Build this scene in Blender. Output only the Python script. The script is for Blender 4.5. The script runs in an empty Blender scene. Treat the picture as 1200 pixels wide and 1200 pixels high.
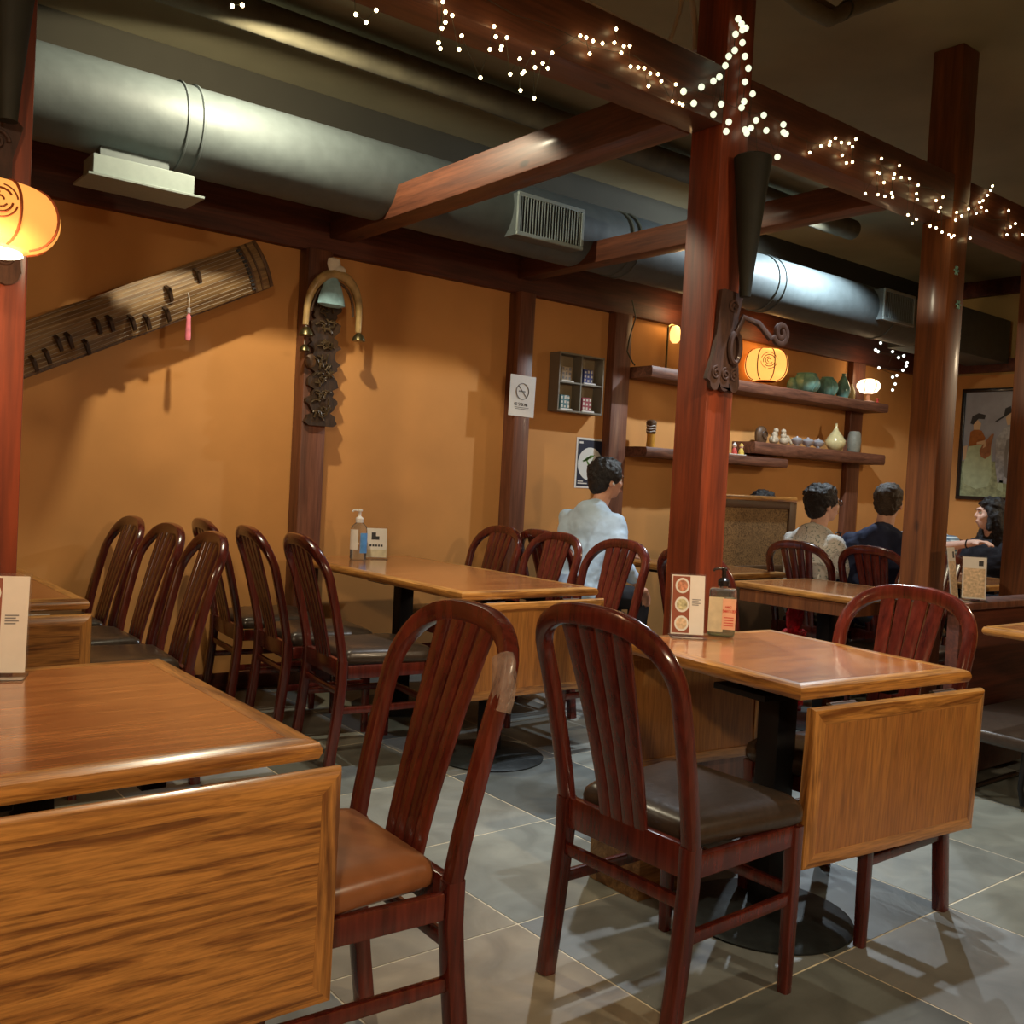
import bpy, bmesh, math, random
from mathutils import Vector, Matrix
random.seed(7)
S = bpy.context.scene
col = S.collection
PI = math.pi
# ---------------------------------------------------------------- camera
YAW, PIT, ROLL, FPX, H = math.radians(38.2992), math.radians(1.8494), math.radians(3.0585), 1146.0, 1.25
_fw = Vector((math.sin(YAW)*math.cos(PIT), math.cos(YAW)*math.cos(PIT), -math.sin(PIT)))
_rt = Vector((math.cos(YAW), -math.sin(YAW), 0)); _up = _rt.cross(_fw)
R2 = _rt*math.cos(ROLL) + _up*math.sin(ROLL); U2 = -_rt*math.sin(ROLL) + _up*math.cos(ROLL)
CAM = Vector((0, 0, H))
cd = bpy.data.cameras.new('camera'); cam = bpy.data.objects.new('camera', cd); col.objects.link(cam)
m3 = Matrix((R2, U2, -_fw)).transposed()
cam.matrix_world = Matrix.Translation(CAM) @ m3.to_4x4()
cd.sensor_width = 36; cd.lens = 36*FPX/1200; cd.clip_start = 0.02
cd.dof.use_dof = False
S.camera = cam
S.view_settings.view_transform = 'Standard'; S.view_settings.look = 'None'
S.view_settings.gamma = 1; S.view_settings.use_curve_mapping = False
S.view_settings.exposure = 0.0
# ---------------------------------------------------------------- world + room lights and added fill
w = bpy.data.worlds.new('world'); S.world = w; w.use_nodes = True
w.node_tree.nodes['Background'].inputs[0].default_value = (0.9, 0.75, 0.55, 1)
w.node_tree.nodes['Background'].inputs[1].default_value = 0.012

def light(name, typ, loc, power, color, size=0.05, target=None, angle=150, blend=0.3):
    l = bpy.data.lights.new(name, typ); l.energy = power; l.color = color
    if typ in ('POINT', 'SPOT'): l.shadow_soft_size = size
    if typ == 'SPOT': l.spot_size = math.radians(angle); l.spot_blend = blend
    o = bpy.data.objects.new(name, l); col.objects.link(o); o.location = loc
    if target is not None:
        o.rotation_euler = (Vector(target)-Vector(loc)).to_track_quat('-Z', 'Y').to_euler()
    return o
WARM = (1.0, 0.78, 0.50); COOL = (0.80, 0.92, 1.0); AMBER = (1.0, 0.55, 0.2)
light('unseen_ceiling_spot', 'SPOT', (1.75, 3.95, 3.10), 125, (1.0, 0.88, 0.62), 0.035, (2.2, 5.3, 0.46), 165, 0.06)
light('unseen_ceiling_spot', 'SPOT', (6.1, 4.0, 3.10), 185, COOL, 0.035, (5.7, 4.9, 1.5), 160, 0.25)
light('unseen_ceiling_spot', 'SPOT', (3.5, 3.4, 3.1), 210, (0.88, 0.95, 1.0), 0.03, (3.3, 2.9, 0.0), 75, 0.4)
light('unseen_ceiling_spot', 'SPOT', (3.25, 1.95, 3.1), 170, (0.85, 0.93, 1.0), 0.03, (3.25, 1.8, 0.0), 62, 0.4)
light('unseen_ceiling_spot', 'SPOT', (2.45, 0.75, 3.0), 150, (1.0, .74, .46), 0.04, (2.72, 2.1, 1.15), 42, 0.5)  # added spot, source unseen: brightens the middle post front and right table
light('lantern_bulb_light', 'POINT', (0.34, 2.06, 1.56), 7, (1.0, .62, .32), 0.03)
light('room_fill_spot', 'SPOT', (-0.9, -1.0, 2.35), 175, WARM, 0.10, (-.6, -.4, 0), 165, .3)  # unseen fill spots, added to lift the front tables and the room
light('room_fill_spot', 'SPOT', (2.6, -1.0, 2.40), 130, WARM, 0.10, (2.8, -.2, 0), 160, .3)
light('room_fill_spot', 'SPOT', (7.9, 1.6, 2.45), 90, WARM, 0.10, (7.6, 2.2, 0), 160, .3)
light('shelf_lantern_light', 'POINT', (6.55, 4.99, 2.52), 1.6, AMBER, 0.05)

# ---------------------------------------------------------------- materials
MATS = {}
def nm(name):
    m = bpy.data.materials.new(name); m.use_nodes = True; MATS[name] = m
    nt = m.node_tree; b = nt.nodes['Principled BSDF']
    return m, nt, b
def N(nt, t, **kw):
    n = nt.nodes.new(t)
    for k, v in kw.items(): setattr(n, k, v)
    return n
def flat(name, c, rough=0.5, metal=0.0, var=0.0, scale=30, bump=0.0, coat=0.0, emit=0.0, alpha=1.0, trans=0.0, ior=1.45, ecol=None, sss=0):
    m, nt, b = nm(name)
    b.inputs['Roughness'].default_value = rough; b.inputs['Metallic'].default_value = metal
    b.inputs['Coat Weight'].default_value = coat; b.inputs['Coat Roughness'].default_value = 0.12
    b.inputs['Transmission Weight'].default_value = trans; b.inputs['IOR'].default_value = ior
    b.inputs['Alpha'].default_value = alpha
    if emit: b.inputs['Emission Color'].default_value = (*(ecol or c), 1); b.inputs['Emission Strength'].default_value = emit
    tc = N(nt, 'ShaderNodeTexCoord'); no = N(nt, 'ShaderNodeTexNoise'); no.inputs['Scale'].default_value = scale
    no.inputs['Detail'].default_value = 4
    nt.links.new(tc.outputs['Object'], no.inputs['Vector'])
    r = N(nt, 'ShaderNodeMapRange'); r.inputs[1].default_value = .3; r.inputs[2].default_value = .7
    r.inputs[3].default_value = 1-var; r.inputs[4].default_value = 1+var
    nt.links.new(no.outputs['Fac'], r.inputs[0])
    mx = N(nt, 'ShaderNodeMix', data_type='RGBA', blend_type='MULTIPLY'); mx.inputs[0].default_value = 1
    mx.inputs[6].default_value = (*c, 1); nt.links.new(r.outputs[0], mx.inputs[7])
    nt.links.new(mx.outputs[2], b.inputs['Base Color'])
    if bump:
        bp = N(nt, 'ShaderNodeBump'); bp.inputs['Strength'].default_value = bump; bp.inputs['Distance'].default_value = 0.01
        nt.links.new(no.outputs['Fac'], bp.inputs['Height']); nt.links.new(bp.outputs[0], b.inputs['Normal'])
    return m
def wood(name, light_c, dark_c, axis='Z', rough=0.35, grain=18, stretch=0.07, coat=0.0, dist=0.6, contrast=(.35, .65), bump=0.15, knots=False):
    m, nt, b = nm(name)
    b.inputs['Roughness'].default_value = rough; b.inputs['Coat Weight'].default_value = coat; b.inputs['Coat Roughness'].default_value = .15
    tc = N(nt, 'ShaderNodeTexCoord'); mp = N(nt, 'ShaderNodeMapping')
    sc = {'X': (stretch, 1, 1), 'Y': (1, stretch, 1), 'Z': (1, 1, stretch)}[axis]
    mp.inputs['Scale'].default_value = [s*grain for s in sc]
    oi = N(nt, 'ShaderNodeObjectInfo')
    ad = N(nt, 'ShaderNodeVectorMath', operation='ADD'); mu = N(nt, 'ShaderNodeVectorMath', operation='SCALE')
    mu.inputs['Scale'].default_value = 11.0; cb = N(nt, 'ShaderNodeCombineXYZ')
    for i in range(3): nt.links.new(oi.outputs['Random'], cb.inputs[i])
    nt.links.new(cb.outputs[0], mu.inputs[0]); nt.links.new(tc.outputs['Object'], ad.inputs[0]); nt.links.new(mu.outputs[0], ad.inputs[1])
    nt.links.new(ad.outputs[0], mp.inputs['Vector'])
    no = N(nt, 'ShaderNodeTexNoise'); no.inputs['Scale'].default_value = 1; no.inputs['Detail'].default_value = 6
    no.inputs['Roughness'].default_value = .62; no.inputs['Distortion'].default_value = dist
    nt.links.new(mp.outputs[0], no.inputs['Vector'])
    n2 = N(nt, 'ShaderNodeTexNoise'); n2.inputs['Scale'].default_value = 6; n2.inputs['Detail'].default_value = 3
    nt.links.new(mp.outputs[0], n2.inputs['Vector'])
    cr = N(nt, 'ShaderNodeValToRGB'); cr.color_ramp.elements[0].position = contrast[0]; cr.color_ramp.elements[1].position = contrast[1]
    cr.color_ramp.elements[0].color = (*dark_c, 1); cr.color_ramp.elements[1].color = (*light_c, 1)
    nt.links.new(no.outputs['Fac'], cr.inputs[0])
    r = N(nt, 'ShaderNodeMapRange'); r.inputs[1].default_value = .35; r.inputs[2].default_value = .6; r.inputs[3].default_value = .72; r.inputs[4].default_value = 1.05
    nt.links.new(n2.outputs['Fac'], r.inputs[0])
    mx = N(nt, 'ShaderNodeMix', data_type='RGBA', blend_type='MULTIPLY'); mx.inputs[0].default_value = 1
    nt.links.new(cr.outputs[0], mx.inputs[6]); nt.links.new(r.outputs[0], mx.inputs[7])
    out = mx.outputs[2]
    if knots:
        vo = N(nt, 'ShaderNodeTexVoronoi'); vo.inputs['Scale'].default_value = 1.0
        mp2 = N(nt, 'ShaderNodeMapping'); mp2.inputs['Scale'].default_value = [5 if s == 1 else 2.2 for s in sc]
        nt.links.new(ad.outputs[0], mp2.inputs['Vector']); nt.links.new(mp2.outputs[0], vo.inputs['Vector'])
        r2 = N(nt, 'ShaderNodeMapRange'); r2.inputs[1].default_value = .05; r2.inputs[2].default_value = .1; r2.inputs[3].default_value = .25; r2.inputs[4].default_value = 1
        nt.links.new(vo.outputs['Distance'], r2.inputs[0])
        m2 = N(nt, 'ShaderNodeMix', data_type='RGBA', blend_type='MULTIPLY'); m2.inputs[0].default_value = 1
        nt.links.new(out, m2.inputs[6]); nt.links.new(r2.outputs[0], m2.inputs[7]); out = m2.outputs[2]
    nt.links.new(out, b.inputs['Base Color'])
    bp = N(nt, 'ShaderNodeBump'); bp.inputs['Strength'].default_value = bump; bp.inputs['Distance'].default_value = 0.004
    nt.links.new(no.outputs['Fac'], bp.inputs['Height']); nt.links.new(bp.outputs[0], b.inputs['Normal'])
    return m
RED_L, RED_D = (.26, .046, .011), (.12, .020, .006)
BEAM_L, BEAM_D = (.150, .048, .020), (.065, .020, .010)
for ax in 'XYZ':
    wood('post_wood_'+ax, RED_L if ax == 'Z' else BEAM_L, RED_D if ax == 'Z' else BEAM_D, ax, .52, 14, .06, 0.1, .5, knots=True)
wood('amber_post_wood', (.205, .066, .017), (.095, .028, .008), 'Z', .5, 14, .06, 0.1, .5, knots=True)
wood('brown_post_wood', (.22, .085, .048), (.11, .038, .022), 'Z', .45, 14, .06, 0.05, .5, knots=True)
wood('plate_wood', (.13, .032, .014), (.06, .014, .008), 'X', .6, 14, .06)
wood('shelf_wood', (.22, .085, .045), (.08, .028, .016), 'X', .55, 22, .08, 0, 1.0, bump=.5)
OAK_L, OAK_D = (.52, .24, .058), (.19, .070, .017)
wood('oak_X', OAK_L, OAK_D, 'X', .30, 40, .06, .35, 1.2, (.36, .54))
wood('oak_Y', OAK_L, OAK_D, 'Y', .30, 24, .075, .35, 1.3, (.36, .58))
wood('oak_Z', OAK_L, OAK_D, 'Z', .30, 24, .075, .35, 1.3, (.36, .58))
wood('oak_top', (.50, .20, .062), (.26, .085, .026), 'X', .20, 26, .06, .6, .8, (.3, .7), bump=.05)
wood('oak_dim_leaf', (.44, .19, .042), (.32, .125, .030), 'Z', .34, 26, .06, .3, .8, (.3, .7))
wood('chair_wood', (.135, .021, .013), (.060, .009, .007), 'Z', .24, 16, .08, .5, .4, bump=.04)
wood('koto_wood', (.34, .21, .085), (.13, .065, .022), 'X', .6, 30, .05, 0, .8, bump=.3)
wood('carved_wood', (.15, .075, .032), (.05, .024, .012), 'Z', .5, 25, .2, 0, 1.2, bump=.6)
wood('bracket_wood', (.070, .030, .018), (.035, .013, .009), 'Z', .72, 25, .2, 0.1, 1.2, bump=.4)
flat('wall_paint', (.60, .285, .088), .85, var=.06, scale=3, bump=.05)
flat('wall_paint_upper', (.40, .26, .09), .9, var=.05, scale=3)
flat('upper_wall_shade', (.028, .025, .016), .9, var=.1, scale=3)  # near-black colour stands in for the shade above the duct
flat('ceiling_paint', (.23, .21, .125), .95, var=.12, scale=2, bump=.2)
flat('grout', (.66, .58, .42), .8, var=.2, scale=40)
flat('duct_metal', (.085, .105, .108), .58, .1, .10, 14, bump=.12)
flat('lagging', (.085, .075, .045), .9, var=.2, scale=9, bump=.4)
flat('vent_metal', (.24, .29, .28), .45, .1, .05)
flat('dark_slot', (.02, .02, .018), .8)
flat('black_metal', (.012, .012, .014), .45, .5)
flat('disc_metal', (.025, .03, .032), .5, .6, .3, 20, bump=.3)
flat('steel', (.5, .5, .5), .3, 1, .1)
flat('silver', (.62, .62, .66), .32, .55)
flat('leather_dark', (.045, .032, .024), .30, var=.15, scale=60, bump=.06, coat=.15)
flat('leather_tan', (.27, .105, .042), .32, var=.12, scale=20, bump=.05, coat=.15)
flat('paper', (.72, .70, .66), .6, var=.03)
flat('paper_shade', (.60, .57, .50), .6, var=.08)
flat('ink', (.03, .03, .035), .6)
flat('ink_grey', (.20, .20, .21), .6)
flat('white_plastic', (.75, .75, .74), .35)
flat('black_plastic', (.012, .012, .014), .25, coat=.4)
flat('clear_plastic', (.92, .95, .95), .05, trans=.95, ior=1.3)
flat('acrylic', (.95, .97, .97), .04, trans=.97, ior=1.25)
flat('blue_label', (.10, .32, .75), .4, var=.2)
flat('pale_label', (.62, .55, .38), .5, var=.15)
flat('pink_label', (.80, .45, .30), .5, var=.08)
flat('gel', (.55, .66, .40), .1, trans=.8, ior=1.35)
flat('food_a', (.45, .20, .12), .6, var=.6, scale=120)
flat('food_b', (.50, .48, .28), .6, var=.5, scale=120)
flat('food_c', (.66, .50, .33), .6, var=.3, scale=80)
flat('green_leaf', (.10, .22, .03), .5, var=.5, scale=60)
flat('navy', (.012, .016, .04), .6)
flat('plate_white', (.70, .72, .70), .4)
flat('horn_dim', (.08, .052, .025), .35, .2, .5, 40, coat=.3); wood('bridge_wood', (.06, .030, .014), (.022, .011, .006), 'Z', .5, 25, .2, 0, 1.2, bump=.5); flat('bronze', (.16, .13, .06), .35, .9, .2)
flat('horn', (.40, .27, .11), .35, var=.35, scale=14, coat=.3)
flat('pouch_blue', (.25, .42, .48), .8, var=.2, scale=30, bump=.3)
flat('pouch_white', (.70, .66, .56), .85, var=.1, scale=40, bump=.3)
flat('tassel_pink', (.80, .22, .30), .8, var=.15)
flat('celadon', (.20, .43, .38), .18, var=.4, scale=14, coat=.6)
flat('cream_glaze', (.62, .52, .26), .2, var=.12, scale=20, coat=.5)
flat('stoneware', (.22, .21, .16), .6, var=.2, scale=30)
flat('clay', (.45, .36, .25), .7, var=.2, scale=60, bump=.3)
flat('yellow_wood', (.60, .30, .04), .4, var=.15)
flat('fig_blue', (.12, .28, .62), .4); flat('fig_red', (.60, .08, .06), .4); flat('fig_yellow', (.70, .50, .10), .4)
flat('lantern_rib', (.25, .05, .01), .7)
flat('lantern_paper', (.45, .20, .05), .7, var=.12, scale=12, emit=1.0, ecol=(1.0, .42, .085))
flat('lantern_paper_far', (.9, .42, .10), .7, var=.12, scale=12, emit=1.3, ecol=(1.0, .46, .10))
flat('bulb_white', (1, .9, .7), .5, emit=6, ecol=(1, .86, .60))
flat('lamp_white', (1, .9, .7), .5, emit=2.2, ecol=(1, .80, .52))
flat('lamp_amber', (1, .7, .3), .5, emit=1.6, ecol=(1, .62, .20))
flat('fairy_warm', (1, .9, .6), .5, emit=13, ecol=(1, .80, .40))
flat('fairy_round', (.9, .95, .75), .5, emit=1.1, ecol=(.85, .95, .68))
flat('fairy_cool', (.9, 1, .95), .5, emit=2.5, ecol=(.82, 1, .90))
flat('wire_dark', (.03, .035, .02), .6)
flat('cable_white', (.45, .43, .38), .6)
flat('skin', (.62, .32, .21), .5, var=.05, sss=1); flat('skin_pale', (.72, .44, .33), .5, var=.05)
flat('hair_black', (.012, .010, .010), .42, var=.5, scale=160, bump=.8)
flat('hair_brown', (.055, .038, .025), .5, var=.5, scale=160, bump=.8)
flat('shirt_blue', (.50, .66, .84), .8, var=.06, scale=12, bump=.5)
flat('shirt_navy', (.018, .028, .075), .8, var=.15, scale=14, bump=.5)
flat('top_black', (.012, .012, .018), .75, var=.2, bump=.3)
flat('trousers', (.015, .015, .02), .8)
flat('box_grey', (.20, .18, .14), .6); flat('box_tan', (.30, .24, .15), .6); flat('fig_navyblue', (.05, .07, .28), .5); flat('book_teal', (.08, .18, .20), .5); flat('book_maroon', (.30, .05, .07), .5); flat('rust_print', (.26, .07, .035), .5)
flat('red_foil', (.55, .02, .03), .25, .3, .4, 40, bump=.8)
flat('rattan_frame', (.10, .05, .02), .5)
flat('sky_paint', (.29, .31, .38), .35, var=.15, scale=6); flat('meadow_paint', (.30, .34, .20), .4, var=.35, scale=24)
flat('skirt_paint', (.42, .50, .32), .4, var=.12, scale=20); flat('robe_paint', (.34, .36, .40), .4, var=.3, scale=25)
flat('jacket_paint', (.30, .10, .02), .4, var=.2); flat('face_paint', (.60, .42, .26), .4); flat('lute_paint', (.30, .13, .06), .4, var=.2)
# patterned shirt
def pattern(name, a, b_, scale, stripes=False, thr=.5):
    m, nt, b = nm(name); b.inputs['Roughness'].default_value = .8
    tc = N(nt, 'ShaderNodeTexCoord')
    if stripes:
        t = N(nt, 'ShaderNodeTexWave'); t.bands_direction = 'Z'; t.inputs['Scale'].default_value = scale; o = t.outputs['Fac']
    else:
        t = N(nt, 'ShaderNodeTexNoise'); t.inputs['Scale'].default_value = scale; t.inputs['Distortion'].default_value = 2; o = t.outputs['Fac']
    nt.links.new(tc.outputs['Object'], t.inputs['Vector'])
    cr = N(nt, 'ShaderNodeValToRGB'); cr.color_ramp.elements[0].position = thr-.05; cr.color_ramp.elements[1].position = thr+.05
    cr.color_ramp.elements[0].color = (*a, 1); cr.color_ramp.elements[1].color = (*b_, 1)
    nt.links.new(o, cr.inputs[0]); nt.links.new(cr.outputs[0], b.inputs['Base Color']); return m
pattern('shirt_pattern', (.25, .32, .30), (.80, .80, .76), 38, False, .40)
pattern('shirt_stripe', (.10, .16, .22), (.55, .64, .68), 14, True, .45)
pattern('rattan', (.12, .065, .025), (.33, .20, .08), 70, False, .47)
# slate tile: colour differs from tile to tile
m, nt, b = nm('slate'); b.inputs['Roughness'].default_value = .42
tc = N(nt, 'ShaderNodeTexCoord'); oi = N(nt, 'ShaderNodeObjectInfo')
cr = N(nt, 'ShaderNodeValToRGB'); e = cr.color_ramp.elements
e[0].color = (.15, .165, .155, 1); e[1].color = (.33, .26, .18, 1)
for p, c in ((.25, (.085, .10, .10, 1)), (.5, (.24, .25, .24, 1)), (.75, (.19, .20, .165, 1))):
    x = e.new(p); x.color = c
nt.links.new(oi.outputs['Random'], cr.inputs[0])
no = N(nt, 'ShaderNodeTexNoise'); no.inputs['Scale'].default_value = 5; no.inputs['Detail'].default_value = 8; no.inputs['Distortion'].default_value = .8
nt.links.new(tc.outputs['Object'], no.inputs['Vector'])
r = N(nt, 'ShaderNodeMapRange'); r.inputs[1].default_value = .3; r.inputs[2].default_value = .7; r.inputs[3].default_value = .72; r.inputs[4].default_value = 1.25
nt.links.new(no.outputs['Fac'], r.inputs[0])
mx = N(nt, 'ShaderNodeMix', data_type='RGBA', blend_type='MULTIPLY'); mx.inputs[0].default_value = 1
nt.links.new(cr.outputs[0], mx.inputs[6]); nt.links.new(r.outputs[0], mx.inputs[7]); nt.links.new(mx.outputs[2], b.inputs['Base Color'])
bp = N(nt, 'ShaderNodeBump'); bp.inputs['Strength'].default_value = .35; bp.inputs['Distance'].default_value = .01
nt.links.new(no.outputs['Fac'], bp.inputs['Height']); nt.links.new(bp.outputs[0], b.inputs['Normal'])
M = MATS

# ---------------------------------------------------------------- mesh helpers
class MB:
    def __init__(self): self.bm = bmesh.new(); self.mats = []
    def _slot(self, mat):
        if mat is None: return 0
        if mat not in self.mats: self.mats.append(mat)
        return self.mats.index(mat)
    def box(self, x0, x1, y0, y1, z0, z1, bevel=0.0, seg=2, mat=None):
        r = bmesh.ops.create_cube(self.bm, size=1.0); vs = r['verts']
        for v in vs: v.co = Vector((x0+(v.co.x+.5)*(x1-x0), y0+(v.co.y+.5)*(y1-y0), z0+(v.co.z+.5)*(z1-z0)))
        fs = {f for v in vs for f in v.link_faces}
        for f in fs: f.material_index = self._slot(mat)
        if bevel:
            es = {e_ for v in vs for e_ in v.link_edges}
            rr = bmesh.ops.bevel(self.bm, geom=list(es), offset=bevel, segments=seg, affect='EDGES', profile=.5)
            vs = rr['verts']
        return self
    def sweep(self, path, section, closed=False, mat=None, up=None, caps=True):
        """path: points; section: list of (a,b) offsets or callable(i,t)->list; up = reference normal"""
        P = [Vector(p) for p in path]; n = len(P); rings = []
        prev = None
        for i in range(n):
            if closed: t = (P[(i+1) % n]-P[i-1])
            else: t = P[min(i+1, n-1)]-P[max(i-1, 0)]
            t.normalize()
            if up is not None: a = Vector(up)
            elif prev is None: a = Vector((0, 0, 1)) if abs(t.z) < .9 else Vector((1, 0, 0))
            else: a = prev
            a = (a - t*a.dot(t)); a.normalize(); prev = a.copy(); bb = t.cross(a)
            s = section(i, i/(n-1 if n > 1 else 1)) if callable(section) else section
            rings.append([self.bm.verts.new(P[i]+a*q[0]+bb*q[1]) for q in s])
        k = len(rings[0]); mi = self._slot(mat)
        rng = range(n if closed else n-1)
        for i in rng:
            A, B = rings[i], rings[(i+1) % n]
            for j in range(k):
                f = self.bm.faces.new((A[j], A[(j+1) % k], B[(j+1) % k], B[j])); f.material_index = mi
        if caps and not closed:
            self.bm.faces.new(rings[0][::-1]).material_index = mi; self.bm.faces.new(rings[-1]).material_index = mi
        return self
    def tube(self, path, r, n=8, closed=False, mat=None):
        rr = r if callable(r) else (lambda t: r)
        return self.sweep(path, lambda i, t: [(rr(t)*math.cos(2*PI*j/n), rr(t)*math.sin(2*PI*j/n)) for j in range(n)], closed, mat)
    def lathe(self, prof, c=(0, 0, 0), n=24, mat=None, sx=1, sy=1, M4=None):
        rings = []; mi = self._slot(mat); c = Vector(c)
        for (r, z) in prof:
            ring = []
            for j in range(n):
                p = Vector((r*math.cos(2*PI*j/n)*sx, r*math.sin(2*PI*j/n)*sy, z))
                if M4: p = M4 @ p
                ring.append(self.bm.verts.new(p+c))
            rings.append(ring)
        for A, B in zip(rings, rings[1:]):
            for j in range(n): self.bm.faces.new((A[j], A[(j+1) % n], B[(j+1) % n], B[j])).material_index = mi
        for rg, fl in ((rings[0], True), (rings[-1], False)):
            self.bm.faces.new(rg[::-1] if fl else rg).material_index = mi
        return self
    def ball(self, c, r, n=8, s=(1, 1, 1), mat=None, M3=None):
        rr = bmesh.ops.create_uvsphere(self.bm, u_segments=n, v_segments=max(4, n*2//3), radius=r)
        for v in rr['verts']:
            p = Vector((v.co.x*s[0], v.co.y*s[1], v.co.z*s[2]))
            if M3: p = M3 @ p
            v.co = p+Vector(c)
        mi = self._slot(mat)
        for f in {f for v in rr['verts'] for f in v.link_faces}: f.material_index = mi
        return self
    def capsule(self, a, b, ra, rb, n=12):
        a, b = Vector(a), Vector(b); d = (b-a)
        L = d.length; d.normalize()
        pts = []; 
        for k in range(5): 
            th = -PI/2+PI/2*k/4; pts.append((a+d*(ra*math.sin(th)), max(ra*math.cos(th), .0006)))
        for k in range(5):
            th = PI/2*k/4; pts.append((b+d*(rb*math.sin(th)), max(rb*math.cos(th), .0006)))
        self.sweep([p for p, _ in pts], lambda i, t: [(pts[i][1]*math.cos(2*PI*j/n), pts[i][1]*math.sin(2*PI*j/n)) for j in range(n)], up=(Vector((1, 0, 0)) if abs(d.x) < .8 else Vector((0, 1, 0))))
        return self
    def prism(self, pts, d, mat=None):
        """pts: 3d polygon, d: extrusion vector"""
        mi = self._slot(mat); d = Vector(d)
        A = [self.bm.verts.new(Vector(p)) for p in pts]; B = [self.bm.verts.new(Vector(p)+d) for p in pts]
        n = len(A)
        self.bm.faces.new(A).material_index = mi; self.bm.faces.new(B[::-1]).material_index = mi
        for j in range(n): self.bm.faces.new((A[j], B[j], B[(j+1) % n], A[(j+1) % n])).material_index = mi
        return self
    def mesh(self, name, mat=None, smooth=40):
        bmesh.ops.recalc_face_normals(self.bm, faces=self.bm.faces[:])
        if smooth:
            a = math.radians(smooth)
            for f in self.bm.faces: f.smooth = True
            for e_ in self.bm.edges:
                if len(e_.link_faces) == 2 and e_.calc_face_angle(0) > a: e_.smooth = False
        me = bpy.data.meshes.new(name); self.bm.to_mesh(me); self.bm.free()
        if mat: me.materials.append(M[mat])
        for k in self.mats: me.materials.append(M[k])
        return me
    def build(self, name, mat=None, parent=None, loc=None, smooth=40, rot=None):
        me = self.mesh(name, mat, smooth)
        o = bpy.data.objects.new(name, me); col.objects.link(o)
        if parent is not None: o.parent = parent
        if loc is not None: o.location = loc
        if rot is not None: o.rotation_euler = rot
        return o
def tag(o, label=None, cat=None, group=None, kind=None):
    if label: o['label'] = label
    if cat: o['category'] = cat
    if group: o['group'] = group
    if kind: o['kind'] = kind
    return o
def thing(name, label, cat, loc=(0, 0, 0), rz=0, group=None):
    o = bpy.data.objects.new(name, None); col.objects.link(o); o.empty_display_size = .05
    o.location = loc; o.rotation_euler = (0, 0, rz)
    return tag(o, label, cat, group)
KIDS = {}
def kids(o): return [c for c in bpy.data.objects if c.parent == o]
def copy_tree(o, parent=None):
    c = o.copy(); col.objects.link(c)
    if parent is not None: c.parent = parent
    for ch in kids(o): copy_tree(ch, c)
    return c
def place(proto, first, loc, rz, label, group=None):
    o = proto if first else copy_tree(proto)
    o.location = loc; o.rotation_euler = (0, 0, rz); o['label'] = label
    if group: o['group'] = group
    return o
def struct(mb, name, mat, label=None):
    o = mb.build(name, mat); o['kind'] = 'structure'
    if label: o['label'] = label
    return o
def ray(px, py): return _fw + R2*((px-600)/FPX) - U2*((py-600)/FPX)
def at(px, py, X=None, Y=None, Z=None):
    d = ray(px, py)
    t = (X/d.x) if X is not None else (Y/d.y) if Y is not None else (Z-H)/d.z
    return CAM+d*t

# ---------------------------------------------------------------- room shell
YW = 5.20; XR = 9.35; XL = -1.9; YF = -2.4; ZC = 3.40
struct(MB().box(XL, XR, YF, YW, -.12, -.0012), 'floor', 'grout')
floor = bpy.data.objects['floor']
tile_me = {}
def tile_mesh(x0, x1, y0, y1):
    k = (round(x1-x0, 3), round(y1-y0, 3))
    if k not in tile_me:
        tile_me[k] = MB().box(0, x1-x0, 0, y1-y0, -.0012, 0, .0005, 1).mesh('tile', 'slate', 0)
    return tile_me[k]
T = .61; G = .0028
i0 = math.floor((XL-2.36)/T); i1 = math.ceil((XR-2.36)/T); j0 = math.floor((YF-2.70)/T); j1 = math.ceil((YW-2.70)/T)
for i in range(i0, i1):
    for j in range(j0, j1):
        x0, x1 = max(XL, 2.36+i*T)+G, min(XR, 2.36+(i+1)*T)-G
        y0, y1 = max(YF, 2.70+j*T)+G, min(YW, 2.70+(j+1)*T)-G
        if x1-x0 < .02 or y1-y0 < .02: continue
        o = bpy.data.objects.new('tile', tile_mesh(x0, x1, y0, y1)); col.objects.link(o); o.parent = floor; o.location = (x0, y0, 0)
struct(MB().box(XL-.1, XR+.1, YW, YW+.1, -.12, 2.70), 'wall_back', 'wall_paint')
struct(MB().box(XL-.1, XR+.1, YW, YW+.1, 2.70, ZC), 'wall_back_upper', 'upper_wall_shade')
struct(MB().box(XR, XR+.1, YF, YW, -.12, 2.50), 'wall_right', 'wall_paint')
struct(MB().box(XR, XR+.1, YF, YW, 2.50, ZC), 'wall_right_upper', 'wall_paint_upper')
struct(MB().box(XL-.1, XL, YF, YW, -.12, ZC), 'wall_left', 'wall_paint')
struct(MB().box(XL-.1, XR+.1, YF-.1, YF, -.12, ZC), 'wall_front', 'wall_paint')
struct(MB().box(XL-.1, XR+.1, YF-.1, YW+.1, ZC, ZC+.1), 'ceiling', 'ceiling_paint')
ZB = 2.585   # underside of the timber frame
struct(MB().box(XL, XR-.02, YW-.06, YW, ZB-.09, 2.80, .004), 'trim_1', 'plate_wood', 'dark timber plate along the top of the orange wall')
struct(MB().box(XR-.05, XR, YF, YW-.06, 2.52, 2.64, .004), 'trim_2', 'plate_wood', 'dark timber band across the right wall above the painting')
struct(MB().box(XR-.06, XR, YF, YW-.06, 3.25, ZC, .004), 'trim_3', 'plate_wood', 'timber band at the head of the right wall')
struct(MB().box(XL, XR-.05, YW-.015, YW, 0, .10, .003), 'baseboard_back', 'plate_wood')

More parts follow.
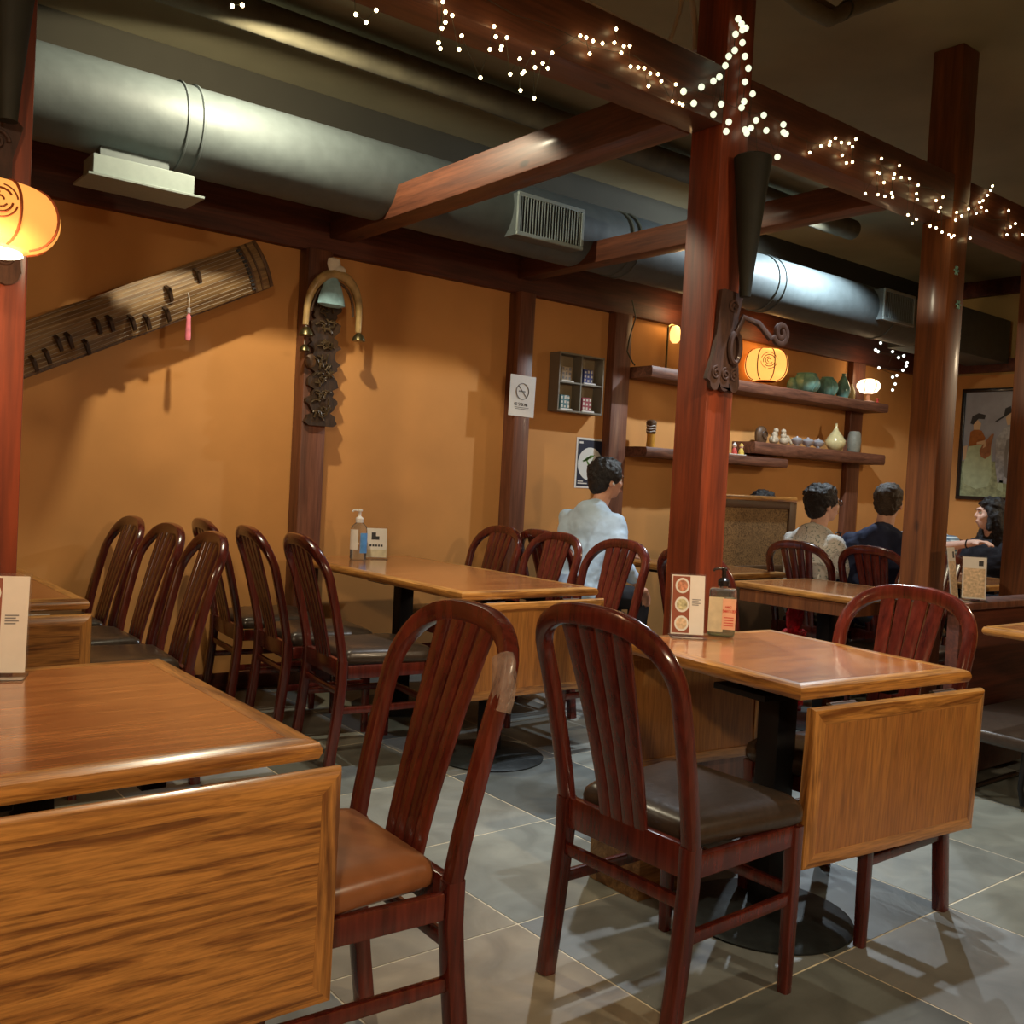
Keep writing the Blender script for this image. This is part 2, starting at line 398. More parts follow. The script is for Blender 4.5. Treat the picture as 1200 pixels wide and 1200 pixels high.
# ---------------------------------------------------------------- posts and beams
def post(x0, x1, y0, y1, z0, z1, label, mat='post_wood_Z', name='timber_post'):
    cx, cy = (x0+x1)/2, (y0+y1)/2
    o = MB().box(x0-cx, x1-cx, y0-cy, y1-cy, 0, z1-z0, .006, 2).build(name, mat, loc=(cx, cy, z0))
    return tag(o, label, 'post')
YP = 2.40
post(.355, .505, 2.47, 2.62, 0, ZC, 'bright red timber post at the far left behind the hanging lantern')
post(2.775, 2.925, YP, YP+.15, 0, ZC, 'red timber post in the middle, rising behind the menu card and the tall carved bracket')
post(4.43, 4.58, YP, YP+.15, 0, ZC, 'broad timber post right of the shelves with fairy lights tangled at its top', 'amber_post_wood')
post(5.46, 5.61, YP, YP+.15, 0, ZB, 'dark timber post cut off by the right edge of the photo', 'amber_post_wood')
post(2.47, 2.62, 5.08, YW, 0, ZB-.09, 'wall post carrying the carved plaque and the bells', 'brown_post_wood')
post(3.99, 4.12, 5.08, YW, 0, ZB-.09, 'wall post with the no smoking notice pinned on it', 'brown_post_wood')
post(4.90, 5.07, 5.12, YW, 0, ZB-.09, 'flat red wall post at the left end of the shelves', 'brown_post_wood')
post(7.93, 8.13, 5.14, YW, 0, ZB-.09, 'dark wall post behind the right ends of the shelves', 'brown_post_wood')
def beam(x0, x1, y0, y1, z0, z1, label, mat):
    c = Vector(((x0+x1)/2, (y0+y1)/2, z0))
    o = MB().box(x0-c.x, x1-c.x, y0-c.y, y1-c.y, 0, z1-z0, .006, 2).build('timber_beam', mat, loc=c)
    return tag(o, label, 'beam')
beam(XL, .355, YP, YP+.15, ZB, 2.79, 'far left stretch of the long timber beam', 'post_wood_X')
beam(.505, 2.775, YP, YP+.15, ZB, 2.79, 'long timber beam with dangling fairy lights, left of the middle post', 'post_wood_X')
beam(2.925, 4.43, YP, YP+.15, ZB, 2.79, 'timber beam strung with fairy lights between the middle post and the broad right post', 'post_wood_X')
beam(4.58, 9.3, YP, YP+.15, ZB, 2.79, 'timber beam running right from the broad right post', 'post_wood_X')
beam(2.62, 2.77, YP+.15, YW-.06, ZB-.005, ZB+.155, 'cross beam lit orange, from the middle post to the post with the bells', 'post_wood_Y')
beam(4.00, 4.12, YP+.15, YW-.06, ZB+.0, ZB+.13, 'thinner cross beam in front of the air duct, near the ceiling grille', 'post_wood_Y')
beam(.36, .51, YP+.15+.07, YW-.06, ZB-.005, ZB+.155, 'cross beam above the red post at the far left', 'post_wood_Y')

# ---------------------------------------------------------------- duct and ceiling things
DY, DZ, DR = 4.60, 2.79, .20
t = thing('air_duct', 'big round grey sheet metal air duct under the ceiling along the orange wall', 'duct', (0, DY, DZ))
def ring(r, n=40): return [(r*math.cos(2*PI*j/n), r*math.sin(2*PI*j/n)) for j in range(n)]
xs = [XL+.02, 1.5, 1.62, 4.30, 4.42, 5.78, 5.90, 7.45]
for a, b_ in zip([XL+.02, 1.56, 4.36, 5.84], [1.56, 4.36, 5.84, 7.9]):
    MB().sweep([(a, 0, 0), (b_, 0, 0)], ring(DR)).build('duct_section', 'duct_metal', t)
for x in (1.53, 1.60, 4.33, 4.40, 5.80, 5.88, 7.35):
    mb = MB(); c = [(x, (DR+.002)*math.cos(2*PI*j/40), (DR+.002)*math.sin(2*PI*j/40)) for j in range(40)]
    mb.tube(c, .007, 6, closed=True); mb.build('duct_rib', 'duct_metal', t)
t2 = thing('air_duct', 'rectangular end of the grey air duct behind the broad right post', 'duct', (7.9, DY, DZ))
MB().box(0, 1.4, -.2, .2, -.2, .2, .004).build('duct_section', 'duct_metal', t2)
tag(MB().tube([(XL+.05, 4.30, 3.27), (0, 4.30, 3.27), (3.0, 4.30, 3.28), (5.5, 4.31, 3.27), (6.5, 4.3, 3.26)], lambda t_: .075+.006*math.sin(t_*60), 14).build('wrapped_pipe', 'lagging'),
    'long cloth wrapped pipe under the ceiling above the air duct', 'pipe')
def grille(x, z, wd, ht, lab, ytilt=0, deep=.02, nm_=22):
    g = thing('air_grille', lab, 'air vent', (x, DY-DR-.035, z))
    f = .022; y0 = 0
    mb = MB(); mb.box(-wd/2, wd/2, y0-.008, y0+.008, ht/2-f, ht/2, .003, 1); mb.box(-wd/2, wd/2, y0-.008, y0+.008, -ht/2, -ht/2+f, .003, 1)
    mb.box(-wd/2, -wd/2+f, y0-.008, y0+.008, -ht/2+f, ht/2-f, .003, 1); mb.box(wd/2-f, wd/2, y0-.008, y0+.008, -ht/2+f, ht/2-f, .003, 1)
    mb.build('grille_frame', 'vent_metal', g)
    MB().box(-wd/2+.004, wd/2-.004, y0+.010, y0+.16, -ht/2+.004, ht/2-.004).build('grille_neck', 'duct_metal', g)
    MB().box(-wd/2+f, wd/2-f, y0+.006, y0+.0095, -ht/2+f, ht/2-f).build('grille_backing', 'dark_slot', g)
    for k in range(nm_):
        xx = -wd/2+f+(k+.5)*(wd-2*f)/nm_
        MB().box(xx-.0022, xx+.0022, y0-.005, y0+.005, -ht/2+f, ht/2-f).build('slat', 'vent_metal', g)
grille(3.62, 2.745, .50, .24, 'dim square-slatted air grille on the duct between the two cross beams')
grille(7.32, 2.81, .46, .25, 'bright pale air grille on the duct beside the broad right post', nm_=16)
g = thing('air_register', 'white flanged air register box hanging below the duct, top left', 'air vent', (1.34, 4.42, 2.42))
MB().box(-.215, .215, -.05, .10, .012, .105, .003, 1).build('register_box', 'vent_metal', g)
MB().box(-.245, .245, -.10, .14, .0, .012, .002, 1).build('flange', 'vent_metal', g)
MB().box(-.15, .15, .10, .16, .095, .19, .002, 1).build('neck', 'duct_metal', g)
# wrapped pipe top right, ropes at the middle post
pz = at(985, 12, Y=2.05)
t = thing('wrapped_pipe', 'pale cloth wrapped pipe hugging the ceiling at the top right', 'pipe', (0, 0, 0))
P0 = [at(905, -25, Y=2.1), at(945, 8, Y=2.1), at(972, 22, Y=2.1), at(992, 12, Y=2.1), at(1060, -12, Y=2.1), at(1130, -40, Y=2.1)]
MB().tube(P0, .028, 12).build('pipe_wrap', 'lagging', t)
MB().tube([at(915, -30, Y=2.14), at(950, -2, Y=2.14), at(985, 20, Y=2.14), at(1010, 6, Y=2.14)], .02, 10).build('pipe_wrap', 'lagging', t)
c0 = at(990, 12, Y=2.1)
MB().tube([c0+Vector((.0, .034*math.cos(a), .034*math.sin(a))) for a in [k*PI/8 for k in range(16)]], .004, 5, closed=True).build('strap', 'wire_dark', t)
tag(MB().tube([at(803, -20, Y=2.60), at(796, 15, Y=2.60), at(788, 40, Y=2.60), at(783, 54, Y=2.60)], .008, 7).build('cable', 'cable_white'), 'pale cable looping down behind the beam, left one beside the middle post', 'cable')
tag(MB().tube([at(806, -20, Y=2.58), at(812, 10, Y=2.58), at(815, 40, Y=2.58), at(815, 60, Y=2.58)], .012, 8).build('cable', 'cable_white'), 'thicker pale cable hanging next to the middle post above the beam', 'cable')
tag(MB().tube([(XL+.1, YP+.02, 2.797), (1.5, YP+.02, 2.797), (2.0, YP+.015, 2.80), (2.73, YP+.02, 2.797)], .005, 6).build('cable', 'cable_white'), 'thin pale cable lying along the top of the long beam', 'cable')

# ---------------------------------------------------------------- chairs
def rrect(w_, d_, r=.008):
    p = []
    for cx, cy, a0 in ((w_/2-r, d_/2-r, 0), (-w_/2+r, d_/2-r, 90), (-w_/2+r, -d_/2+r, 180), (w_/2-r, -d_/2+r, 270)):
        for k in range(3):
            a = math.radians(a0+45*k); p.append((cx+r*math.cos(a), cy+r*math.sin(a)))
    return p
def make_chair(leather):
    """local frame: faces +Y, back at -Y; origin on the floor below the middle of the seat's back edge"""
    t = thing('dining_chair', 'x', 'chair')
    W = .206  # half distance between back stiles
    # profile of a rear stile: y offset by height
    def yb(z):
        if z < .42: return -.045*(1-z/.42)**1.3
        return -.125*((z-.42)/.53)**1.25
    for s in (-1, 1):
        zs = [0, .12, .25, .36, .45]
        MB().sweep([(s*W, yb(z), z) for z in zs], rrect(.040, .042), up=(1, 0, 0)).build('leg', 'chair_wood', t)
        MB().sweep([(s*(W-.005), .40, z) for z in (0, .2, .425)], lambda i, q: rrect(.030+.008*q, .030+.008*q), up=(1, 0, 0)).build('leg', 'chair_wood', t)
    # bent arch: both stiles and the crown in one sweep
    path = []
    for z in (.445, .52, .60, .68, .76, .80): path.append((-W-.012*(z-.45)/.35, yb(z), z))
    x0 = W+.012; zc = .80; hgt = .150
    for k in range(1, 20):
        a = PI-PI*k/20; ca, sa = math.cos(a), math.sin(a)
        x = x0*math.copysign(abs(ca)**.75, ca); z = zc+hgt*abs(sa)**.85
        path.append((x, yb(z)-.028*sa, z))
    for z in (.80, .76, .68, .60, .52, .445): path.append((W+.012*(z-.45)/.35, yb(z), z))
    n = len(path)
    def sec(i, q):
        c = math.sin(PI*min(max((q-.22)/.56, 0), 1))
        return rrect(.040+.012*c, .036, .011)
    mb = MB()
    # section 'a' axis should lie in the plane of the back
    P = [Vector(p) for p in path]; rings = []
    for i in range(n):
        tt = (P[min(i+1, n-1)]-P[max(i-1, 0)]).normalized(); nrm = Vector((0, 1, 0)); nrm = (nrm-tt*nrm.dot(tt)).normalized(); sd = tt.cross(nrm)
        rings.append([mb.bm.verts.new(P[i]+sd*q[0]+nrm*q[1]) for q in sec(i, i/(n-1))])
    k = len(rings[0])
    for i in range(n-1):
        for j in range(k): mb.bm.faces.new((rings[i][j], rings[i][(j+1) % k], rings[i+1][(j+1) % k], rings[i+1][j]))
    mb.bm.faces.new(rings[0][::-1]); mb.bm.faces.new(rings[-1])
    mb.build('back_frame', 'chair_wood', t)
    # fanned slats
    nS = 4
    for s in range(nS):
        u = s-(nS-1)/2
        xb, xt = u*.0385, u*.058
        ztop = .80+hgt*(max(0, 1-(abs(xt)/x0)**2.2))**.5 - .012
        pts = []
        for q in range(9):
            f = q/8; z = .435+(ztop-.435)*f
            x = xb+(xt-xb)*f**1.6
            pts.append((x, yb(z)-.020*f-.004, z))
        MB().sweep(pts, lambda i, q: rrect(.0370+.011*q, .013, .004), up=(1, 0, 0)).build('slat', 'chair_wood', t)
    # rails
    MB().box(-W+.02, W-.02, -.014, .010, .375, .452, .003).build('rear_rail', 'chair_wood', t)
    MB().box(-W+.012, W-.012, .392, .412, .375, .428, .003).build('front_rail', 'chair_wood', t)
    for s in (-1, 1):
        MB().sweep([(s*W, .021, .402), (s*(W-.004), .382, .402)], rrect(.020, .054, .003), up=(1, 0, 0)).build('side_rail', 'chair_wood', t)
        MB().sweep([(s*W, yb(.24)+.018, .24), (s*(W-.005), .385, .24)], rrect(.018, .030, .004), up=(1, 0, 0)).build('stretcher', 'chair_wood', t)
    MB().sweep([(-W+.018, yb(.315), .318), (W-.018, yb(.315), .318)], rrect(.030, .018, .004), up=(0, 0, 1)).build('stretcher', 'chair_wood', t)
    MB().sweep([(-W+.015, .40, .26), (W-.015, .40, .26)], rrect(.030, .018, .004), up=(0, 0, 1)).build('stretcher', 'chair_wood', t)
    # cushion: rounded trapezoid with a domed top
    mb = MB(); outline = []
    hw0, hw1, y0_, y1_ = W-.024, W+.022, .016, .44
    cs = [(-hw0, y0_, .03), (hw0, y0_, .03), (hw1, y1_, .07), (-hw1, y1_, .07)]
    cpts = [Vector((a, b2, 0)) for a, b2, _ in cs]
    for i in range(4):
        p0, p1, p2 = cpts[i-1], cpts[i], cpts[(i+1) % 4]; r_ = cs[i][2]
        a = p1+(p0-p1).normalized()*r_; b2 = p1+(p2-p1).normalized()*r_
        for q in range(7):
            f = q/6; outline.append((a*(1-f)**2+p1*2*f*(1-f)+b2*f*f))
    cen = Vector((0, .23, 0)); rings = []
    for (sc, z) in ((.95, .429), (.995, .438), (1.0, .458), (.978, .476), (.91, .489), (.74, .498), (.42, .503)):
        rings.append([mb.bm.verts.new(Vector((cen.x+(p.x-cen.x)*sc, cen.y+(p.y-cen.y)*sc, z))) for p in outline])
    kk = len(outline)
    for A, B in zip(rings, rings[1:]):
        for j in range(kk): mb.bm.faces.new((A[j], A[(j+1) % kk], B[(j+1) % kk], B[j]))
    mb.bm.faces.new(rings[0][::-1]); mb.bm.faces.new(rings[-1])
    mb.build('seat', leather, t, smooth=60)
    return t
dark = make_chair('leather_dark'); tanc = make_chair('leather_tan')
def chair_at(proto, first, bx, by, face, label, group, dz=0):
    """bx,by: centre of the back at seat level, face = heading in degrees the chair looks towards (0=+X, 90=+Y)"""
    return place(proto, first, (bx, by, dz), math.radians(face-90), label, group)
G1 = 'empty bentwood-arch dining chairs'
chair_at(tanc, True, 1.135, 1.765, 178, 'near dining chair with the caramel brown seat, drawn up to the front left table', G1)
tape = MB()
for k in range(7):
    z = .842+.006*k
a0 = None
chair_at(dark, True, 1.69, 1.635, 1, 'near dining chair with black seat and dark arched back, in front of the middle post', G1)
chair_at(dark, False, 2.885, 1.685, 181, 'dining chair right of the right foreground table, its seat tucked under it', G1)
chair_at(dark, False, 2.03, 3.84, -6, 'dark chair nearest the camera among those facing right toward the wall-side table', G1)
chair_at(dark, False, 2.01, 4.33, -6, 'middle dark chair of the three facing right toward the wall-side table', G1)
chair_at(dark, False, 1.99, 4.85, -5, 'dark chair closest to the orange wall among those facing right toward the wall-side table', G1)
chair_at(dark, False, 1.385, 3.92, 177, 'nearest of the three leaning dark chairs beside the far left table', G1)
chair_at(dark, False, 1.385, 4.43, 181, 'second of the three dark chairs lined up beside the far left table', G1)
chair_at(dark, False, 1.375, 4.94, 180, 'furthest dark chair beside the far left table, against the orange wall', G1)
chair_at(dark, False, 3.46, 4.65, 180, 'reddish chair on the far side of the wall-side table, under the no smoking notice', G1)
chair_at(dark, False, 3.47, 4.14, 180, 'reddish chair in the middle of the three behind the wall-side table', G1)
chair_at(dark, False, 3.47, 3.635, 180, 'reddish chair directly in front of the man in the blue shirt', G1)
chair_at(dark, False, 3.73, 3.15, 0, 'dark chair mostly hidden behind the middle post, its arch showing over the pump bottle', G1)
chair_at(dark, False, 5.10, 2.76, 180, 'chair half hidden by the broad right post, at the table behind', G1)
GO = 'occupied dining chairs'
chair_at(dark, False, 3.80, 4.36, 2, 'chair the man in the blue shirt sits on', GO)
chair_at(dark, False, 5.24, 3.63, 2, 'chair under the man in the white patterned shirt', GO)
chair_at(dark, False, 5.45, 3.25, 1, 'chair under the man in the navy shirt, back towards the camera', GO)
chair_at(dark, False, 7.33, 3.40, 180, 'chair of the dark haired woman in black', GO)
chair_at(dark, False, 7.42, 3.92, 180, 'chair of the person in the striped shirt behind the broad post', GO)
chair_at(dark, False, 5.90, 4.66, 0, 'chair behind the rattan screen, its sitter showing only hair', GO)
# clear tape wound on the cracked arch, on the side nearest the camera (local -X)
flat('tape', (.50, .38, .32), .18, alpha=.42, var=.25, bump=.9, scale=50)
tp = MB(); tpp = []
for k in range(9):
    z = .785+.0125*k; a_ = math.acos(min(1, max(0, ((z-.80)/.150)))) if z > .80 else PI/2
    xx = -(.218*(math.sin(a_)**.75 if z > .80 else 1)); tpp.append(Vector((xx, -.125*((z-.42)/.53)**1.25-.006, z)))
rt_ = random.Random(11)
tp.sweep(tpp, lambda i, q: [((.0285+rt_.uniform(-.002, .003))*math.cos(a), (.0235+rt_.uniform(-.002, .002))*math.sin(a)) for a in [2*PI*j/12 for j in range(12)]], up=(1, 0, 0))
tape_o = tp.build('tape_wrap', 'tape', tanc); tape_o['label'] = 'clear adhesive tape wound round the arch'

# ---------------------------------------------------------------- tables
def board(parent, cx, cy, z0, wx, ly, th, edge, topmat, edgeX, edgeY, name='tabletop', M4=None, strips=True, rnd=.016):
    """rectangular board in the XY plane (before M4) with a mitred bullnose edging"""
    def tr(mb):
        if M4:
            for v in mb.bm.verts: v.co = M4 @ v.co
        return mb
    x0, x1, y0, y1 = cx-wx/2, cx+wx/2, cy-ly/2, cy+ly/2
    p = tr(MB().box(x0+edge, x1-edge, y0+edge, y1-edge, z0+.004, z0+th-.0004)).build(name, topmat, parent, smooth=0)
    def strip(pa, pb, inn, mat):
        # quarter-round outer profile swept between mitre points
        mb = MB(); pa, pb, inn = Vector(pa), Vector(pb), Vector(inn); L = (pb-pa).normalized()
        prof = [(edge, 0), (rnd, 0), (rnd*.3, rnd*.25), (0, th*.4), (0, th*.6), (rnd*.3, th-rnd*.25), (rnd, th), (edge, th)]
        A = []; B = []
        for o_, h in prof:
            A.append(mb.bm.verts.new(pa+inn*o_+L*o_+Vector((0, 0, h)))); B.append(mb.bm.verts.new(pb+inn*o_-L*o_+Vector((0, 0, h))))
        n = len(A)
        for j in range(n): mb.bm.faces.new((A[j], A[(j+1) % n], B[(j+1) % n], B[j]))
        mb.bm.faces.new(A[::-1]); mb.bm.faces.new(B)
        return tr(mb).build('edge_strip', mat, p if name != 'tabletop' else parent)
    if strips:
        strip((x0, y0, z0), (x1, y0, z0), (0, 1, 0), edgeX); strip((x1, y1, z0), (x0, y1, z0), (0, -1, 0), edgeX)
        strip((x1, y0, z0), (x1, y1, z0), (-1, 0, 0), edgeY); strip((x0, y1, z0), (x0, y0, z0), (1, 0, 0), edgeY)
    return p
def leaf(t, ly, wx, front=True, drop=.42, out=.014, tilt=0, mats=('oak_X', 'oak_X', 'oak_Z'), ztop=.715, offx=0):
    s = -1 if front else 1
    # build lying flat (x, y->down) then stand it up: y local -> -z ; z local -> outward
    Mx = Matrix.Translation((offx, s*(ly/2+out), ztop)) @ Matrix.Rotation(math.radians(tilt)*s*-1, 4, 'X') @ Matrix(((1, 0, 0, 0), (0, 0, s, 0), (0, -1, 0, 0), (0, 0, 0, 1)))
    p = board(t, 0, drop/2, 0, wx, drop, .036, .042, mats[0], mats[1], mats[2], name='drop_leaf', M4=Mx)
    return p
def table(name_label, loc, rz, wx, ly, ped, leaves=('front',), topmats=('oak_top', 'oak_X', 'oak_Y'), leafmats=('oak_X', 'oak_X', 'oak_Z'), round_base=True, tilt=0, group='oak drop-leaf dining tables', ztop=.715, out=.014):
    t = thing('dining_table', name_label, 'table', loc, rz, group)
    board(t, 0, 0, .722, wx, ly, .038, .050, *topmats)
    for f in leaves:
        leaf(t, ly, wx, f == 'front', tilt=tilt, mats=leafmats, ztop=ztop, out=out)
        s = -1 if f == 'front' else 1
        for xx in (-.22, .22):
            mb = MB(); mb.box(xx-.05, xx+.05, s*(ly/2+.010)-.012, s*(ly/2+.010)+.012, .708, .712)
            mb.tube([(xx-.05, s*(ly/2+.008), .711), (xx+.05, s*(ly/2+.008), .711)], .005, 8)
            mb.build('hinge', 'steel', t)
    # support slides
    for xx in (-.12, .12):
        MB().box(xx-.022, xx+.022, -ly/2+.08, ly/2-.08, .690, .722, .002, 1).build('slide_rail', 'black_metal', t)
    for (px_, py_) in ped:
        MB().box(px_-.04, px_+.04, py_-.04, py_+.04, .022, .672, .004).build('pedestal', 'black_metal', t)
        MB().box(px_-.17, px_+.17, py_-.10, py_+.10, .672, .690, .002, 1).build('mounting_plate', 'black_metal', t)
        mb = MB()
        if round_base: mb.lathe([(.25, 0), (.252, .006), (.235, .014), (.12, .026), (.06, .034)], (px_, py_, 0), 40)
        else:
            mb.lathe([(.22, 0), (.222, .006), (.2, .014), (.10, .026), (.05, .034)], (px_, py_, 0), 40)
        mb.build('base_disc', 'disc_metal', t)
    return t
table('front left oak drop-leaf table with its grained leaf hanging towards the camera', (.445, 2.015, 0), 0, .79, .87, [(0, .0)], ('front',), tilt=0.5, ztop=.733, out=.05)
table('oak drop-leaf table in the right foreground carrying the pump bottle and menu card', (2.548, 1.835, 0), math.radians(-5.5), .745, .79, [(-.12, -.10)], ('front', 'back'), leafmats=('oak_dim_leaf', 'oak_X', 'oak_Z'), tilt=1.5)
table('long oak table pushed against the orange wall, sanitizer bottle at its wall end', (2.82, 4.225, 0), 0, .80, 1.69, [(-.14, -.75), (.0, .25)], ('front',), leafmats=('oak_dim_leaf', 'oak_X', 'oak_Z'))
table('oak table at the far left behind the red post, its top edge catching light', (.56, 4.33, 0), 0, .80, 1.56, [(0, -.4), (0, .4)], ('front',))
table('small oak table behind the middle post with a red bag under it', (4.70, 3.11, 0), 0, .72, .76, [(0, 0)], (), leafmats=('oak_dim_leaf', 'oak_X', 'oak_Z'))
table('table of the diners at the back right', (6.38, 3.55, 0), 0, .76, 1.38, [(0, -.35), (0, .35)], (), group='other dining tables')
table('dark table at the right edge of the photo in front of the ledge', (4.42, 1.50, 0), 0, .86, .84, [(.05, 0)], (), ('oak_top', 'oak_X', 'oak_Y'), group='other dining tables')
table('table hidden behind the middle post beside the man in the blue shirt', (4.93, 4.22, 0), 0, .60, .9, [(0, 0)], (), group='other dining tables')

ap = [o for o in bpy.data.objects if o.get('label', '').startswith('small oak table behind the middle post')][0]
for a in ((-.33, .33, -.35, -.33), (-.33, .33, .33, .35), (-.35, -.33, -.33, .33), (.33, .35, -.33, .33)):
    MB().box(a[0], a[1], a[2], a[3], .655, .722, .002, 1).build('apron', 'amber_post_wood', ap)
# low partition behind the right table, plinth, ledge, bench
t = thing('low_partition', 'low dark wooden partition under the far edge of the right foreground table', 'partition', (2.72, 2.325, 0))
MB().box(-.28, .30, -.02, .055, .0, .66, .004).build('panel', 'brown_post_wood', t)
MB().box(-.08, -.045, -.036, -.02, .12, .64, .003).build('batten', 'oak_Z', t)
tag(MB().box(-.12, .10, -.11, .11, 0, .20, .004).build('floor_box', 'koto_wood', loc=(2.27, 2.12, 0)), 'low brown wooden box on the floor behind the near black-seated chair', 'box')
t = thing('ledge_partition', 'half-height wooden ledge at the right edge, menu holders standing on it', 'partition', (5.6, 2.26, 0))
MB().box(-1.18, 1.2, -.03, .03, 0, .765, .003).build('panel', 'plate_wood', t)
MB().box(-1.22, 1.22, -.07, .07, .765, .80, .008).build('cap_rail', 'brown_post_wood', t)
t = thing('bench', 'dark bench with bent metal runners under the table at the right edge', 'bench', (4.50, 1.95, 0))
MB().box(-.38, .5, -.2, .25, .25, .31, .02, 3).build('seat', 'leather_dark', t)
MB().box(-.36, .5, .2, .25, .02, .25, .004).build('back_panel', 'bracket_wood', t)
for yy in (-.16, .10):
    MB().tube([(-.34, yy, .25), (-.36, yy, .10), (-.33, yy, .03), (-.25, yy, .015), (.3, yy, .015), (.42, yy, .04), (.45, yy, .25)], .012, 8).build('runner', 'black_metal', t)
# rattan screen
t = thing('booth_screen', 'wood framed booth screen with a pale top rail and woven rattan panel', 'screen', (5.55, 4.28, 0))
MB().box(-.55, .42, -.02, .02, 0, .70, .003).build('lower_panel', 'rattan_frame', t)
MB().box(-.55, .42, -.025, .025, 1.20, 1.235, .006).build('top_rail', 'oak_X', t)
for a, b_ in ((-.55, -.47), (.34, .42)): MB().box(a, b_, -.022, .022, .70, 1.20, .003).build('stile', 'rattan_frame', t)
MB().box(-.47, .34, -.022, .022, .70, .75, .003).build('rail', 'rattan_frame', t)
MB().box(-.47, .34, -.022, .022, 1.15, 1.20, .003).build('rail', 'rattan_frame', t)
MB().box(-.47, .34, -.008, .008, .75, 1.15).build('rattan_panel', 'rattan', t)
# ---------------------------------------------------------------- lanterns, brackets
def lantern(label, loc, rx, hz, paper, hang=0, nrib=8, open_bottom=True):
    t = thing('paper_lantern', label, 'lantern', loc)
    prof = []
    for k in range(13):
        a = -PI/2*.80+PI*.80*k/12
        prof.append((rx*(.02+.98*math.cos(a)**.48), hz*math.sin(a)/math.sin(PI/2*.8)))
    MB().lathe(prof, (0, 0, 0), 32).build('shade', paper, t, smooth=60)
    for j in range(nrib):
        a0 = 2*PI*j/nrib+.25
        MB().tube([((r+.002)*math.cos(a0), (r+.002)*math.sin(a0), z) for r, z in prof], .0028 if rx < .15 else .0045, 5).build('rib', 'lantern_rib', t)
    rb = prof[0][0]
    MB().lathe([(rb*.80, -.004), (rb*.84, -.010), (rb*.1, -.012)], (0, 0, -hz), 24).build('bulb_opening', 'bulb_white' if open_bottom else 'lantern_rib', t)
    # round medallion printed on the paper, facing the viewer: concentric broken arcs
    fa = math.atan2(-loc[1], -loc[0]) ; mb = MB()
    def onshade(u, v):
        z = v; zz = max(-.98, min(.98, z/hz)); a = math.asin(zz*math.sin(PI/2*.8)); r = rx*(.02+.98*math.cos(a)**.48)+.0025
        th = fa+u/r; return (r*math.cos(th), r*math.sin(th), z)
    cu = rx*.12; R_ = hz*.52
    for q, (a, b_) in enumerate([(10, 80), (100, 160), (185, 250), (265, 345)]):
        mb.tube([onshade(cu+R_*math.cos(math.radians(a+(b_-a)*k/8)), hz*.15+R_*math.sin(math.radians(a+(b_-a)*k/8))) for k in range(9)], .0018*rx/.135, 4)
    for rr, a, b_ in ((.72, 30, 200), (.72, 220, 350), (.45, 90, 330), (.22, 0, 260)):
        mb.tube([onshade(cu+R_*rr*math.cos(math.radians(a+(b_-a)*k/8)), hz*.15+R_*rr*math.sin(math.radians(a+(b_-a)*k/8))) for k in range(9)], .0022*rx/.135, 4)
    mb.build('medallion', 'lantern_rib', t)
    if hang: MB().tube([(0, 0, hz), (0, 0, hz+hang)], .003, 5).build('cord', 'wire_dark', t)
    return t
lantern('glowing orange paper lantern hanging at the left edge of the photo', (.372, 2.17, 1.712), .126, .061, 'lantern_paper', .12)
lantern('large glowing orange lantern standing on the upper shelf', tuple(at(898, 428, Y=5.06)), .175, .125, 'lantern_paper_far', 0, open_bottom=False)
def spiral(cx, cz, r0, turns, y, sgn=1, a0=0, n=26):
    return [(cx+sgn*r0*(1-k/n*.85)*math.cos(a0+turns*2*PI*k/n), y, cz+r0*(1-k/n*.85)*math.sin(a0+turns*2*PI*k/n)) for k in range(n+1)]
def bracket(label, loc, hook=1):
    """carved sconce on the front face of a post: fan board with scallops, hook scroll and tall dark cone above; local x right, y to camera negative"""
    t = thing('carved_bracket', label, 'bracket', loc)
    # fan board
    pts = [(-.045, .36), (-.030, .365), (.06, .36), (.075, .345), (.055, .27), (.055, .20)]
    rt = [(.066, .12), (.078, .05), (.082, .022)]
    sc = []
    for c_ in (.052, .0, -.055):
        for k in range(7):
            a = -PI*k/6; sc.append((c_+.028*math.cos(a), .022+.030*math.sin(a)))
    lf = [(-.10, .03), (-.098, .045), (-.07, .12), (-.055, .20), (-.052, .28)]
    poly = pts+rt+sc+lf
    MB().prism([(x, -.022, z) for x, z in poly], (0, .018, 0)).build('fan_board', 'bracket_wood', t)
    mb = MB()
    for c_, sg in ((-.055, 1), (0, 1), (.048, 1)): mb.tube(spiral(c_, .055, .024, 1.6, -.024, sg, 1.4), .0045, 6)
    mb.build('carved_scrolls', 'bracket_wood', t)
    mb = MB(); mb.tube(spiral(.02, .305, .026, 1.5, -.026, 1, 0), .005, 6); mb.build('carved_scrolls', 'bracket_wood', t)
    # hanging hook: flat arm with a scrolled end
    arm = [(.03, -.03, .20), (.05, -.05, .27), (.10, -.08, .25), (.15, -.10, .20)]+[(.195+.045*(1-k/30)*math.cos(3.6+k*.42)*1, -.11, .225+.045*(1-k/30)*math.sin(3.6+k*.42)) for k in range(26)]
    MB().sweep([Vector((hook*p[0], p[1], p[2])) for p in arm], rrect(.016, .022, .004), up=(0, 1, 0)).build('scroll_hook', 'bracket_wood', t)
    MB().tube([(.035+.028*math.cos(a), -.030, .155+.055*math.sin(a)) for a in [k*PI/10 for k in range(20)]], .011, 7, closed=True).build('carved_ring', 'bracket_wood', t)
    # cone
    MB().lathe([(.020, .34), (.026, .42), (.062, .78), (.070, .845), (.064, .850)], (.035, -.062, 0), 20).build('cone', 'black_metal' if False else 'cone_iron', t)
    return t
flat('cone_iron', (.016, .017, .012), .7, .1, .2, 12)
bracket('tall dark carved bracket with scrolled hook on the middle post', (2.845, 2.398, 1.628))
bracket('tall dark carved bracket on the left red post above the hanging lantern', (.405, 2.468, 1.635), -1)

